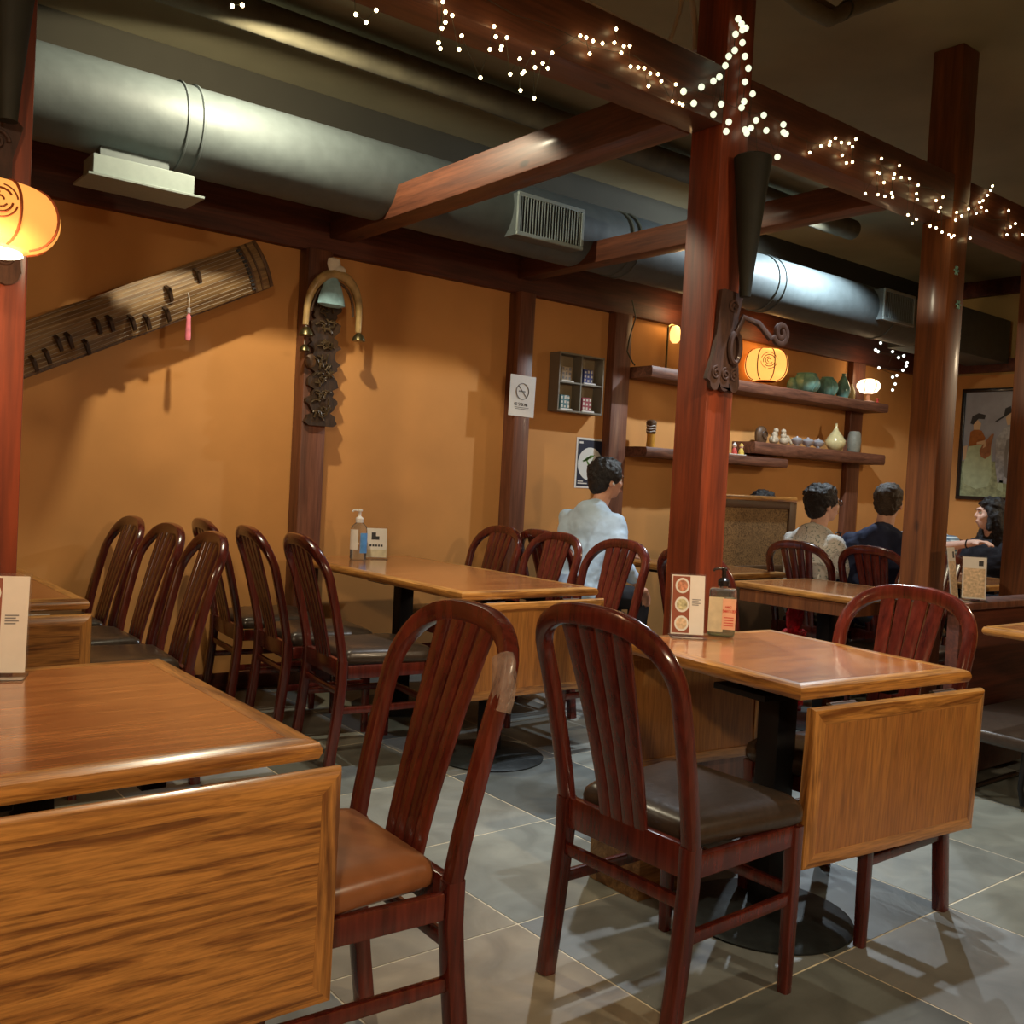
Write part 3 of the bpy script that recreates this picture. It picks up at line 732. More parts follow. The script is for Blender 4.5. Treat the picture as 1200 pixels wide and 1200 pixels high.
# ---------------------------------------------------------------- fairy lights
YL = YP-.012
t = thing('fairy_light_string', 'string of tiny warm fairy lights dangling along the long timber beam', 'fairy lights', (0, 0, 0))
warm_px = [(272, 7), (284, 6), (417, 17), (429, 26), (441, 12), (519, 2), (522, 14), (530, 18), (522, 26), (518, 33), (541, 42), (514, 50), (516, 57), (538, 58), (579, 31), (581, 43), (574, 58), (588, 54), (594, 44), (587, 58), (563, 91),
 (609, 69), (625, 62), (647, 62), (636, 74), (612, 86), (627, 79), (614, 84), (598, 87), (610, 106), (626, 115), (642, 80),
 (680, 42), (687, 44), (695, 48), (706, 51), (722, 34), (720, 50), (731, 54), (738, 54), (728, 62), (691, 63), (739, 78), (748, 79), (755, 80), (762, 86), (771, 87), (775, 95), (760, 101), (792, 99), (796, 121), (788, 119), (800, 123),
 (949, 179), (962, 171), (972, 170), (979, 162), (973, 166), (986, 167), (995, 168), (1003, 163), (999, 172), (987, 182), (992, 191), (999, 190),
 (1033, 186), (1054, 194), (1028, 202), (1031, 203), (1048, 204), (1047, 209), (1056, 208), (1066, 209), (1036, 214), (1076, 217), (1074, 227), (1075, 234), (1014, 227), (1029, 228), (1037, 230), (1045, 226), (1046, 231), (1064, 252), (1074, 257), (1069, 262),
 (1097, 235), (1105, 231), (1102, 243), (1100, 248), (1090, 265), (1097, 267), (1104, 272), (1112, 275), (1118, 276), (1115, 278), (1121, 249), (1120, 258), (1135, 245), (1127, 253), (1144, 250), (1148, 237), (1152, 235), (1157, 229), (1161, 223), (1163, 218), (1150, 243), (1156, 247), (1137, 279), (1182, 247), (1190, 262), (1184, 266), (1180, 275), (1198, 275)]
round_px = [(865, 22), (869, 28), (862, 40), (870, 35), (874, 33), (870, 50), (861, 59), (873, 66), (854, 66), (850, 77), (877, 80), (843, 90), (836, 95), (873, 96), (822, 102), (882, 110), (801, 107), (872, 119), (869, 126), (813, 121), (845, 122), (836, 134), (895, 135), (886, 141), (854, 143), (851, 154), (873, 152), (880, 150), (875, 156), (898, 153), (918, 146), (918, 155), (921, 157), (911, 184), (889, 190)]
def on_beam(px, py, rr):
    p = at(px, py, Y=YL-rr)
    if p.z > 2.80 and not 4.40 < p.x < 4.6: p = at(px, py, Y=YL-rr)
    return p
sb = MB().ball((0, 0, 0), .0055, 8).mesh('bulb', 'fairy_warm'); sr = MB().ball((0, 0, 0), .0115, 10).mesh('bulb', 'fairy_round')
pw = sorted([(on_beam(x, y, .006), sb) for x, y in warm_px]+[(on_beam(x, y, .012), sr) for x, y in round_px], key=lambda q: q[0].x)
for p, me in pw:
    o = bpy.data.objects.new('bulb', me); col.objects.link(o); o.parent = t; o.location = p
pts = []
for i, (p, me) in enumerate(pw): pts.append(p+Vector((0, .004, .003)))
# wire follows the bulbs, with small drops from the beam
groups = []; cur = [pts[0]]
for a, b_ in zip(pts, pts[1:]):
    if (b_-a).length > .16: groups.append(cur); cur = [b_]
    else: cur.append(b_)
groups.append(cur)
mb = MB()
for g_ in groups:
    if len(g_) < 2: g_ = g_+[g_[0]+Vector((.004, 0, .02))]
    mb.tube(g_, .0009, 4)
    top = g_[0]; mb.tube([top, Vector((top.x-.01, YL, max(top.z+.01, 2.60))), Vector((top.x-.015, YL, 2.66))], .0009, 4)
mb.tube([(x*.1, YL, 2.66+.012*math.sin(x*1.7)+.01*math.sin(x*.9)) for x in range(8, 62)], .0009, 4)
mb.build('wire', 'wire_dark', t)
t = thing('fairy_light_string', 'cool white fairy lights hanging near the corner above the shelf end', 'fairy lights', (0, 0, 0))
sc_ = MB().ball((0, 0, 0), .013, 8).mesh('bulb', 'fairy_cool'); pl = []
for x, y in [(1058, 398), (1032, 402), (1026, 410), (1029, 412), (1046, 412), (1053, 419), (1059, 417), (1063, 425), (1030, 431), (1058, 434), (1046, 442), (1051, 440), (1049, 450), (1046, 457), (1062, 429), (1057, 393)]:
    p = at(x, y, Y=4.98); o = bpy.data.objects.new('bulb', sc_); col.objects.link(o); o.parent = t; o.location = p; pl.append(p)
pl.sort(key=lambda v: -v.z)
MB().tube([p+Vector((0, .012, 0)) for p in pl], .002, 4).build('wire', 'wire_dark', t)
MB().tube([pl[0]+Vector((0, .012, 0)), Vector((pl[0].x, 5.10, 2.52))], .002, 4).build('wire', 'wire_dark', t)
# tiny snowflake ornaments on the broad post
for k, (x, y) in enumerate([(1121, 317), (1123, 357)]):
    p = at(x, y, Y=YP-.003); mb = MB()
    for q in range(3):
        a = q*PI/3; mb.box(-.022, .022, -.002, .002, -.004, .004)
        for v in mb.bm.verts[-8:]:
            v.co = Matrix.Rotation(a, 3, 'Y') @ v.co
    tag(mb.build('star_ornament', 'celadon', loc=p), ['upper', 'lower'][k]+' small mint green ornament stuck on the broad right post', 'ornament')

# ---------------------------------------------------------------- koto-like zither on the wall
A = Vector((.55, 0, 1.50)); B = Vector((2.165, 0, 2.335)); d = (B-A).normalized(); L = (B-A).length
ang = math.atan2(d.z, d.x)
t = bpy.data.objects.new('zither', None); col.objects.link(t); t.location = (A.x, 5.075, A.z); t.rotation_euler = (0, -ang, 0)
tag(t, 'long old wooden zither with bridges mounted slanting on the orange wall', 'zither')
Wd = .245
mb = MB(); rings = []; nx = 26; ny = 10
def zy(v): return -.085-.040*math.cos(PI*v*.9)   # arched top, towards the room
for i in range(nx+1):
    x = L*i/nx; wv = Wd*(1-.10*(1-i/nx))+.006*math.sin(i*1.3)
    ring_ = []
    for j in range(ny+1):
        v = -.5+j/ny; ring_.append(mb.bm.verts.new((x, zy(v), v*wv)))
    ring_ += [mb.bm.verts.new((x, .035, .5*wv)), mb.bm.verts.new((x, .035, -.5*wv))]
    rings.append(ring_)
k = len(rings[0])
for a, b_ in zip(rings, rings[1:]):
    for j in range(k): mb.bm.faces.new((a[j], a[(j+1) % k], b_[(j+1) % k], b_[j]))
mb.bm.faces.new(rings[0][::-1]); mb.bm.faces.new(rings[-1]); mb.build('soundboard', 'koto_wood', t, smooth=50)
MB().box(.02, L-.02, -.085, .045, -Wd/2-.006, -Wd/2+.012, .003).build('side_board', 'carved_wood', t)
for k in range(12):
    v = -.44+.88*k/11
    MB().tube([(.05, zy(v)-.004, v*Wd), (L*.5, zy(v)-.016, v*Wd*.98), (L-.10, zy(v)-.004, v*Wd)], .0008, 4).build('string', 'cable_white', t)
for xx, wd_ in ((L-.105, .016), (L-.065, .010), (L-.012, .02)):
    MB().sweep([(xx, zy(-.5+j/10)-.004, (-.5+j/10)*Wd) for j in range(11)], rrect(.008, wd_, .002), up=(0, 1, 0)).build('end_band', 'carved_wood', t)
for k in range(11):
    v = -.42+.84*k/10
    MB().box(L-.128, L-.108, zy(v)-.010, zy(v)-.001, v*Wd-.007, v*Wd+.007, .002, 1).build('tuning_knot', 'ink', t)
# bridges: little dark trestles (at x fraction, v)
iv = Matrix.Rotation(ang, 3, 'Y')
for (px, py) in [(53, 416), (66, 401), (79, 398), (100, 405), (112, 381), (127, 378), (153, 377), (171, 376), (194, 367), (196, 343), (230, 322), (38, 425)]:
    p = at(px, py, Y=4.95)-Vector(t.location); p = iv @ p
    v = max(-.46, min(.46, p.z/Wd)); y0 = zy(v)
    mb = MB(); mb.prism([(p.x-.004, y0+.002, v*Wd-.048), (p.x-.004, y0-.016, v*Wd-.044), (p.x-.004, y0-.045, v*Wd+.002), (p.x-.004, y0-.045, v*Wd+.014), (p.x-.004, y0-.010, v*Wd+.034), (p.x-.004, y0+.002, v*Wd+.036), (p.x-.004, y0-.014, v*Wd+.008)], (.016, 0, 0))
    mb.tube([(p.x+.004, y0-.044, v*Wd+.006), (p.x+.004, y0-.052, v*Wd+.018)], .006, 6)
    mb.build('bridge', 'bridge_wood', t)
p = at(222, 350, Y=4.93)
t = thing('tassel', 'pink tassel with a silver bead hanging from the zither', 'tassel', p)
MB().tube([(0, .02, .03), (0, 0, 0), (0, 0, -.045)], .0022, 5).build('cord', 'paper', t)
MB().lathe([(.002, .03), (.010, .024), (.009, .004), (.003, 0)], (0, 0, -.075), 10).build('bead', 'silver', t)
MB().lathe([(.004, 0), (.012, -.015), (.011, -.03), (.015, -.12), (.012, -.135), (.002, -.137)], (0, 0, -.075), 12).build('fringe', 'tassel_pink', t)

# ---------------------------------------------------------------- carved plaque, bell yoke, pouch on the wall post
c = Vector((2.545, 5.08, 0))
t = thing('carved_plaque', 'dark openwork carved plaque with raised characters on the wall post', 'carving', (2.575, 5.079, 1.50))
out = []
for k in range(40):
    z = .0+k*.0187
    out.append((.062+.014*math.sin(k*1.1)+.008*math.sin(k*2.7), z))
poly = [(x, z) for x, z in out]+[(-x*.95-.006*math.sin(k), z) for k, (x, z) in reversed(list(enumerate(out)))]
MB().prism([(x*1.3, -.03, z) for x, z in poly], (0, .029, 0)).build('back_board', 'bridge_wood', t)
mb = MB(); rnd = random.Random(3)
for zc in (.66, .56, .46, .36, .27, .17, .07):
    for q in range(11):
        x = rnd.uniform(-.05, .05); z = zc+rnd.uniform(-.035, .035); a = rnd.uniform(0, PI)
        mb.tube([(x-.02*math.cos(a), -.036, z-.02*math.sin(a)), (x, -.042, z+.006), (x+.02*math.cos(a), -.036, z+.02*math.sin(a))], .0055, 6)
    mb.tube([(rnd.uniform(-.01, .01)+.018*math.cos(b_), -.037, zc+.018*math.sin(b_)) for b_ in [k*PI/6 for k in range(12)]], .004, 5, closed=True)
tag(mb.build('raised_carving', 'horn_dim', t), kind='stuff')
MB().ball((-.075, -.02, .36), .035, 10, (1, .5, 1.3)).build('carved_knob', 'carved_wood', t)
t = thing('bell_yoke', 'bent horn-like yoke with round bronze bells over the wall post', 'bell yoke', (2.60, 5.06, 2.05))
pts = []
for k in range(21):
    a = PI*1.0*k/20; pts.append((-.165*math.cos(a), -.045-.03*math.sin(a), .03+.27*math.sin(a)**.75 if 0 < k < 20 else .0))
MB().tube(pts, lambda q: .017+.012*math.sin(PI*q), 10).build('bent_arch', 'horn', t)
MB().tube([(p[0]*.80, p[1]+.01, p[2]*.86) for p in pts[1:-1]], .008, 8).build('inner_rod', 'carved_wood', t)
for (x, z, r_) in ((-.165, -.045, .038), (-.170, -.135, .028), (.165, -.035, .036)):
    bl = MB().lathe([(.004, .9*r_), (.45*r_, .8*r_), (.95*r_, .15*r_), (1.08*r_, -.35*r_), (1.0*r_, -.45*r_), (.4*r_, -.4*r_)], (x, -.055, z), 16).build('bell', 'bronze', t)
    MB().tube([(x, -.055, z+r_*.8), (x, -.05, z+r_*.8+.03)], .004, 5).build('loop', 'steel', bl)
p = at(389, 343, Y=4.98)
t = thing('cloth_pouch', 'small pale blue cloth pouch tied to the bell yoke', 'pouch', p)
mb = MB(); mb.lathe([(.012, .075), (.022, .068), (.045, .03), (.062, -.02), (.068, -.052), (.04, -.062), (.005, -.064)], (0, 0, 0), 18, sy=.45); mb.build('bag', 'pouch_blue', t); t.scale = (1.25, 1, 1.3)
mb = MB(); mb.lathe([(.012, 0), (.022, .012), (.034, .05), (.030, .072), (.01, .078)], (.004, 0, .072), 12, sy=.5); mb.ball((.03, -.005, .10), .028, 8, (1.2, .5, .8)); mb.build('white_tie', 'pouch_white', t)

# ---------------------------------------------------------------- wall signs, box, poster
def letters(mb, txt, x, z, h, y, wdt=None, mat=None, thick=None):
    """simple stroke lettering; local x right, z up"""
    G_ = {'N': [((0, 0), (0, 1)), ((0, 1), (1, 0)), ((1, 0), (1, 1))], 'O': [((0, 0), (0, 1)), ((0, 1), (1, 1)), ((1, 1), (1, 0)), ((1, 0), (0, 0))],
          'S': [((1, 1), (0, 1)), ((0, 1), (0, .5)), ((0, .5), (1, .5)), ((1, .5), (1, 0)), ((1, 0), (0, 0))], 'M': [((0, 0), (0, 1)), ((0, 1), (.5, .4)), ((.5, .4), (1, 1)), ((1, 1), (1, 0))],
          'K': [((0, 0), (0, 1)), ((1, 1), (0, .5)), ((0, .5), (1, 0))], 'I': [((.5, 0), (.5, 1))], 'G': [((1, 1), (0, 1)), ((0, 1), (0, 0)), ((0, 0), (1, 0)), ((1, 0), (1, .5)), ((1, .5), (.5, .5))],
          'A': [((0, 0), (.5, 1)), ((.5, 1), (1, 0)), ((.2, .4), (.8, .4))], 'D': [((0, 0), (0, 1)), ((0, 1), (.7, 1)), ((.7, 1), (1, .7)), ((1, .7), (1, .3)), ((1, .3), (.7, 0)), ((.7, 0), (0, 0))],
          'T': [((.5, 0), (.5, 1)), ((0, 1), (1, 1))], 'Z': [((0, 1), (1, 1)), ((1, 1), (0, 0)), ((0, 0), (1, 0))], 'E': [((1, 1), (0, 1)), ((0, 1), (0, 0)), ((0, 0), (1, 0)), ((0, .5), (.8, .5))],
          'R': [((0, 0), (0, 1)), ((0, 1), (1, 1)), ((1, 1), (1, .5)), ((1, .5), (0, .5)), ((.4, .5), (1, 0))], 'H': [((0, 0), (0, 1)), ((1, 0), (1, 1)), ((0, .5), (1, .5))], 'P': [((0, 0), (0, 1)), ((0, 1), (1, 1)), ((1, 1), (1, .5)), ((1, .5), (0, .5))]}
    cw = h*.62; th = thick or h*.07
    for ch in txt:
        for (a, b_) in G_.get(ch, []):
            pa = Vector((x+a[0]*cw*.8, y, z+a[1]*h)); pb = Vector((x+b_[0]*cw*.8, y, z+b_[1]*h)); dd = (pb-pa).normalized(); nn = Vector((-dd.z, 0, dd.x))*th
            mb.prism([pa+nn, pb+nn, pb-nn, pa-nn], (0, .0008, 0), mat)
        x += cw
def sheet(t, wd, ht, mat='paper', y=0, th=.0012, name='sheet'): return MB().box(-wd/2, wd/2, y, y+th, -ht/2, ht/2).build(name, mat, t, smooth=0)
s = at(614, 464, Y=5.06)
t = thing('no_smoking_notice', 'white no smoking notice pinned to the wall post', 'notice', (s.x, 5.0775, s.z)); t.rotation_euler = (0, math.radians(1), 0)
sheet(t, .215, .27)
mb = MB(); mb.tube([(.052*math.cos(a), -.0012, .03+.052*math.sin(a)) for a in [k*PI/16 for k in range(32)]], .0028, 5, closed=True)
mb.tube([(-.036, -.0012, .068), (.036, -.0012, -.008)], .0024, 5); mb.box(-.032, .022, -.0016, -.0004, .026, .034); mb.build('no_smoking_symbol', 'ink_grey', t)
mb = MB(); letters(mb, 'NO SMOKING', -.062, -.065, .018, -.0012); mb.box(-.06, .06, -.0010, -.0002, -.078, -.075); mb.box(-.055, .055, -.0010, -.0002, -.088, -.085); mb.build('lettering', 'ink', t)
cx = (at(653, 415, Y=5.08)+at(703, 486, Y=5.08))/2
t = thing('shadow_box', 'grey four-compartment shadow box with tiny books on the pinkish wall', 'display box', (4.575, 5.195, 1.945))
WB, HB, DB = .42, .405, .105; mw = .012
for a in ((-WB/2, WB/2, -HB/2, -HB/2+mw), (-WB/2, WB/2, HB/2-mw, HB/2)): MB().box(a[0], a[1], -DB, 0, a[2], a[3], .001, 1).build('frame_side', 'box_grey', t)
for a in (-WB/2, WB/2-mw): MB().box(a, a+mw, -DB, 0, -HB/2+mw, HB/2-mw, .001, 1).build('frame_side', 'box_grey', t)
MB().box(-WB/2+mw, WB/2-mw, -.010, 0, -HB/2+mw, HB/2-mw).build('back_panel', 'box_tan', t)
MB().box(-.005, .005, -DB+.004, -.010, -HB/2+mw, HB/2-mw).build('divider', 'box_grey', t)
MB().box(-WB/2+mw, WB/2-mw, -DB+.005, -.0101, -.005, .005).build('divider', 'box_grey', t)
for k, (cx_, cz_, mt) in enumerate(((-.10, .095, 'clay'), (.105, .095, 'fig_navyblue'), (-.10, -.10, 'book_teal'), (.105, -.10, 'book_maroon'))):
    b_ = thing('miniature_book', ['tan miniature book, upper left cell of the shadow box', 'blue and white miniature book, upper right cell of the shadow box', 'teal miniature book, lower left cell of the shadow box', 'maroon miniature book, lower right cell of the shadow box'][k], 'book', (4.575+cx_, 5.15, 1.945+(.006 if cz_ > 0 else -HB/2+mw+.001)), 0, 'miniature books in the shadow box')
    MB().box(-.045, .045, -.012, .012, 0, .105, .002, 1).build('cover', mt, b_)
    mb = MB(); rnd = random.Random(k)
    for q in range(9):
        xx = -.03+.03*(q % 3); zz = .02+.03*(q//3); mb.box(xx-.009, xx+rnd.uniform(.004, .01), -.0132, -.0122, zz, zz+rnd.uniform(.012, .022))
    mb.build('cover_pattern', 'paper_shade' if k != 0 else 'ink_grey', b_)
    MB().box(-.055, .055, -.030, -.018, -.0, .012).build('stand', 'paper', b_)
s = at(692, 543, Y=5.19)
t = thing('food_poster', 'white bordered food poster on the wall beside the man in blue', 'poster', (s.x, 5.1985, s.z-.0))
sheet(t, .275, .36, 'paper', -.0012, .0012, 'poster_sheet'); MB().box(-.122, .122, -.0020, -.0013, -.165, .165).build('dark_ground', 'navy', t, smooth=0)
MB().lathe([(.118, 0), (.118, .0008)], (0, -.0022, -.005), 32, M4=Matrix.Rotation(PI/2, 4, 'X')).build('plate_print', 'plate_white', t)
mb = MB()
for (x, z, a, l) in ((-.03, .03, .5, .05), (.0, .045, .35, .05), (.02, .01, 1.2, .03), (-.02, .0, -.9, .035), (-.05, .02, .2, .03)):
    dx, dz = math.cos(a)*l, math.sin(a)*l; nx_, nz_ = -math.sin(a)*l*.25, math.cos(a)*l*.25
    mb.prism([(x-dx, -.0042, z-dz), (x+nx_, -.0042, z+nz_), (x+dx, -.0042, z+dz), (x-nx_, -.0042, z-nz_)], (0, .0006, 0))
mb.build('leaf_print', 'green_leaf', t)
mb = MB(); mb.box(-.11, -.075, -.0030, -.0022, .138, .152); mb.box(-.11, -.02, -.0030, -.0022, -.150, -.142); mb.box(-.11, -.06, -.0030, -.0022, -.135, -.128); mb.build('lettering', 'paper', t)
# cord beside the red wall post
tag(MB().tube([at(741, 352, Y=5.08), at(745, 372, Y=5.10), at(738, 395, Y=5.11), at(735, 412, Y=5.11), at(741, 424, Y=5.10), at(744, 428, Y=5.1)], .005, 6).build('cord', 'wire_dark'), 'thin dark cord hanging down to the left end of the upper shelf', 'cord')

# ---------------------------------------------------------------- framed painting on the right wall
t = thing('framed_painting', 'tall black framed painting of a woman with lute and man in hat', 'painting', (XR-.006, 4.50, 1.835), -PI/2)
# local: x right (towards -Y world), y into the wall, z up
fw2, fh2 = .66, 1.07
for a in ((-fw2/2, fw2/2, -fh2/2, -fh2/2+.035), (-fw2/2, fw2/2, fh2/2-.035, fh2/2)): MB().box(a[0], a[1], -.03, 0, a[2], a[3], .003).build('frame_side', 'black_plastic', t)
for a in (-fw2/2, fw2/2-.035): MB().box(a, a+.035, -.03, 0, -fh2/2+.035, fh2/2-.035, .003).build('frame_side', 'black_plastic', t)
MB().box(-fw2/2+.035, fw2/2-.035, -.012, -.002, -.16, fh2/2-.035).build('painted_sky', 'sky_paint', t)
MB().box(-fw2/2+.035, fw2/2-.035, -.012, -.002, -fh2/2+.035, -.16).build('painted_meadow', 'meadow_paint', t)
def flatpoly(nm2, mt, pts, y=-.0135): MB().prism([(x, y, z) for x, z in pts], (0, .001, 0)).build(nm2, mt, t, smooth=0)
flatpoly('painted_skirt', 'skirt_paint', [(-.24, -.02), (-.10, .0), (-.02, -.02), (.0, -.30), (-.03, -.40), (-.14, -.43), (-.26, -.38), (-.29, -.25)])
flatpoly('painted_jacket', 'jacket_paint', [(-.24, -.02), (-.23, .12), (-.18, .15), (-.12, .13), (-.08, .06), (-.10, .0)], -.0145)
flatpoly('painted_face', 'face_paint', [(-.20, .14), (-.205, .20), (-.17, .24), (-.13, .20), (-.14, .14)], -.0155)
flatpoly('painted_hair', 'ink', [(-.235, .20), (-.22, .27), (-.16, .30), (-.09, .28), (-.10, .24), (-.16, .245), (-.205, .19)], -.0165)
flatpoly('painted_lute', 'lute_paint', [(-.13, -.06), (-.10, .0), (-.02, .10), (.0, .10), (-.02, .0), (-.02, -.10), (-.07, -.14), (-.11, -.12)], -.0165)
flatpoly('painted_hands', 'face_paint', [(-.16, .02), (-.08, .04), (-.07, -.02), (-.10, -.04), (-.09, .0), (-.16, .0)], -.0172)
flatpoly('painted_robe', 'robe_paint', [(.02, .05), (.08, .14), (.12, .18), (.20, .18), (.26, .14), (.285, .0), (.26, -.38), (.06, -.36), (.03, -.20)], -.0145)
flatpoly('painted_sash', 'ink_grey', [(.12, .04), (.16, .06), (.14, -.10), (.15, -.32), (.12, -.30), (.11, -.08)], -.0160)
flatpoly('painted_face', 'face_paint', [(.12, .18), (.10, .25), (.13, .30), (.19, .30), (.19, .20)], -.0155)
flatpoly('painted_hat', 'ink', [(.00, .22), (.08, .27), (.09, .34), (.14, .36), (.15, .32), (.25, .38), (.23, .35), (.12, .28), (.02, .215)], -.0168)
flatpoly('painted_grass', 'skirt_paint', [(.06, -.42), (.08, -.34), (.11, -.34), (.12, -.45)], -.0145)
flatpoly('painted_rocks', 'face_paint', [(-.29, -.02), (-.25, -.01), (-.26, -.14), (-.29, -.16)], -.0140)

# ---------------------------------------------------------------- shelves
def shelf(label, x0, x1, y0, z0, z1, seed=0):
    rnd = random.Random(seed); c_ = Vector(((x0+x1)/2, YW, z0)); t = MB(); n = 26; rings = []
    for i in range(n+1):
        x = x0+(x1-x0)*i/n; jy = rnd.uniform(-.006, .006); jz = rnd.uniform(-.003, .003)
        prof = [(y0+jy+.010, z0+jz), (y0+jy, z0+.018+jz), (y0+jy+rnd.uniform(-.003, .003), (z0+z1)/2), (y0+jy, z1-.014), (y0+jy+.010, z1), (YW-.001, z1), (YW-.001, z0)]
        rings.append([t.bm.verts.new((x-c_.x, q[0]-c_.y, q[1]-c_.z)) for q in prof])
    k = len(rings[0])
    for a, b_ in zip(rings, rings[1:]):
        for j in range(k): t.bm.faces.new((a[j], a[(j+1) % k], b_[(j+1) % k], b_[j]))
    t.bm.faces.new(rings[0][::-1]); t.bm.faces.new(rings[-1])
    o = t.build('shelf', 'shelf_wood', loc=c_); return tag(o, label, 'shelf')
ZS1, ZS2, ZS3 = 2.125, 1.665, 1.545
shelf('long rough-edged upper wooden shelf holding the lantern and green pots', 5.10, 8.20, 4.93, 2.045, ZS1, 1)
shelf('rough-edged middle shelf holding clay figures and silver bowls', 6.36, 8.25, 4.96, 1.57, ZS2, 2)
shelf('lowest shelf at the left, running behind the middle post', 5.12, 6.80, 4.96, 1.475, ZS3, 3)
def sx(px, py, Y): return at(px, py, Y=Y).x
G2 = 'green glazed pots on the upper shelf'
def pot(px, label, prof, mat='celadon', Y=5.06, z=ZS1, name='vase', cat='vase', ribs=0, group=None, sy=1):
    x = sx(px, 440, Y); t = thing(name, label, cat, (x, Y, z), 0, group)
    MB().lathe(prof, (0, 0, 0), 28, sy=sy).build('body', mat, t)
    r0, z0 = prof[-1]
    MB().lathe([(r0*.80, z0-.001), (r0*.82, z0+.0008)], (0, 0, 0), 20, sy=sy).build('mouth', 'ink', t)
    if ribs:
        rr = max(p[0] for p in prof)
        for j in range(ribs):
            a = 2*PI*j/ribs
            MB().tube([((r+.0015)*math.cos(a), (r+.0015)*math.sin(a), z_) for r, z_ in prof[2:-1]], .004, 5).build('rib', mat, t)
    return t
def P_(R_, h, rb, rn, bulge=.5):
    pr_ = [(rb*.9, 0), (rb, .004)]
    for k in range(1, 12):
        f = k/12; s_ = math.sin(PI*min(1, f/(2*bulge)) if f < bulge else PI*(.5+.5*(f-bulge)/(1-bulge)))
        base = rb+(rn-rb)*f; pr_.append((base+(R_-base)*max(0, s_)**.8, h*f*.93))
    pr_ += [(rn, h*.94), (rn*1.12, h*.97), (rn*1.08, h)]
    return pr_
pot(930, 'small green pot half hidden behind the glowing shelf lantern', P_(.055, .12, .03, .03), Y=5.10, group=G2)
pot(945, 'wide squat green jar next to the shelf lantern', P_(.115, .165, .06, .075), ribs=7, Y=5.04, group=G2)
pot(970, 'round ribbed green jar in the middle of the green pots', P_(.095, .165, .05, .045), ribs=9, Y=5.04, group=G2)
pot(989, 'tall narrow green vase at the right end of the green pots', [(.036, 0), (.045, .005), (.060, .05), (.062, .085), (.048, .135), (.028, .175), (.016, .198), (.015, .21), (.020, .218)], Y=5.02, group=G2)
pot(999, 'pale narrow cream vase just behind the tall green vase', [(.025, 0), (.03, .005), (.036, .05), (.034, .09), (.018, .13), (.010, .15), (.012, .158)], 'cream_glaze', Y=5.11)
pot(984, 'cream gourd shaped bottle vase on the middle shelf', [(.04, 0), (.05, .004), (.085, .05), (.088, .085), (.06, .13), (.025, .175), (.012, .21), (.010, .235), (.013, .24)], 'cream_glaze', Y=5.05, z=ZS2)
pot(1006, 'grey stoneware bottle at the right end of the middle shelf', [(.05, 0), (.055, .01), (.062, .10), (.055, .16), (.045, .185), (.04, .19)], 'stoneware', Y=5.05, z=ZS2, name='bottle', cat='bottle')
G3 = 'silver bowls on the middle shelf'
for px, w_ in ((934, 'leftmost'), (947, 'middle'), (959, 'rightmost')):
    t = thing('silver_bowl', w_+' of the three small silver bowls on the middle shelf', 'bowl', (sx(px, 515, 5.05), 5.05, ZS2), 0, G3)
    MB().lathe([(.022, 0), (.024, .006), (.014, .012), (.045, .03), (.056, .055), (.050, .058)], (0, 0, 0), 24).build('bowl', 'silver', t)
    MB().lathe([(.050, .058), (.035, .072), (.010, .080), (.008, .088)], (0, 0, 0), 24).build('lid', 'silver', t)
# clay figures: two seated lumps leaning together
G4 = 'clay figures on the middle shelf'
for px, w_, sg in ((907, 'left clay figure bending its head on the middle shelf', 1), (919, 'right clay figure leaning toward the other on the middle shelf', -1)):
    t = thing('clay_figure', w_, 'figurine', (sx(px, 512, 5.05), 5.05, ZS2), 0, G4)
    mb = MB(); mb.ball((0, 0, .035), .048, 10, (1, .8, .75)); mb.ball((.01*sg, 0, .075), .032, 10, (.9, .8, 1)); mb.capsule((-.02*sg, -.02, .07), (-.05*sg, -.035, .02), .013, .012); mb.build('body', 'clay', t)
    MB().ball((.018*sg, -.004, .112), .024, 10, (1, .9, 1)).build('head', 'clay', t)
t = thing('wood_carving', 'dark round wood carving at the left end of the middle shelf', 'carving', (sx(892, 508, 5.09), 5.09, ZS2))
MB().lathe([(.05, 0), (.065, .03), (.066, .09), (.05, .125), (.02, .14)], (0, 0, 0), 18, sy=.6).build('body', 'carved_wood', t)
MB().tube([(.03*math.cos(a), -.042, .07+.03*math.sin(a)) for a in [k*PI/6 for k in range(12)]], .006, 5, closed=True).build('carved_ring', 'carved_wood', t)
# low shelf figures
t = thing('totem_figurine', 'yellow wooden totem figurine with a dark striped head on the lowest shelf', 'figurine', (sx(763, 505, 5.05), 5.05, ZS3))
MB().lathe([(.030, 0), (.032, .01), (.028, .09), (.030, .10)], (0, 0, 0), 14).build('body', 'yellow_wood', t)
MB().lathe([(.030, .10), (.036, .115), (.034, .16), (.040, .18), (.036, .195), (.02, .205)], (0, 0, 0), 14).build('head', 'carved_wood', t)
mb = MB()
for z in (.118, .138, .158, .182): mb.tube([(.036*math.cos(a), .036*math.sin(a), z+.004*math.sin(3*a)) for a in [k*PI/8 for k in range(16)]], .003, 4, closed=True)
mb.build('face_stripes', 'paper', t)
for px, mt, w_ in ((851, 'fig_blue', 'little blue figurine on the lowest shelf, next to the middle post'), (861, 'fig_red', 'little red figurine between the blue and yellow ones on the lowest shelf'), (869, 'fig_yellow', 'little yellow figurine, rightmost on the lowest shelf')):
    t = thing('toy_figurine', w_, 'figurine', (sx(px, 522, 5.02), 5.02, ZS3+.008), 0, 'little coloured figurines on the lowest shelf')
    MB().lathe([(.022, 0), (.024, .006), (.018, .035), (.010, .05)], (0, 0, 0), 14).build('body', mt, t)
    MB().ball((0, 0, .062), .016, 10).build('head', 'skin_pale', t)
    MB().lathe([(.018, .068), (.012, .08), (.002, .092)], (0, 0, 0), 12).build('hat', 'paper' if mt != 'fig_yellow' else mt, t)
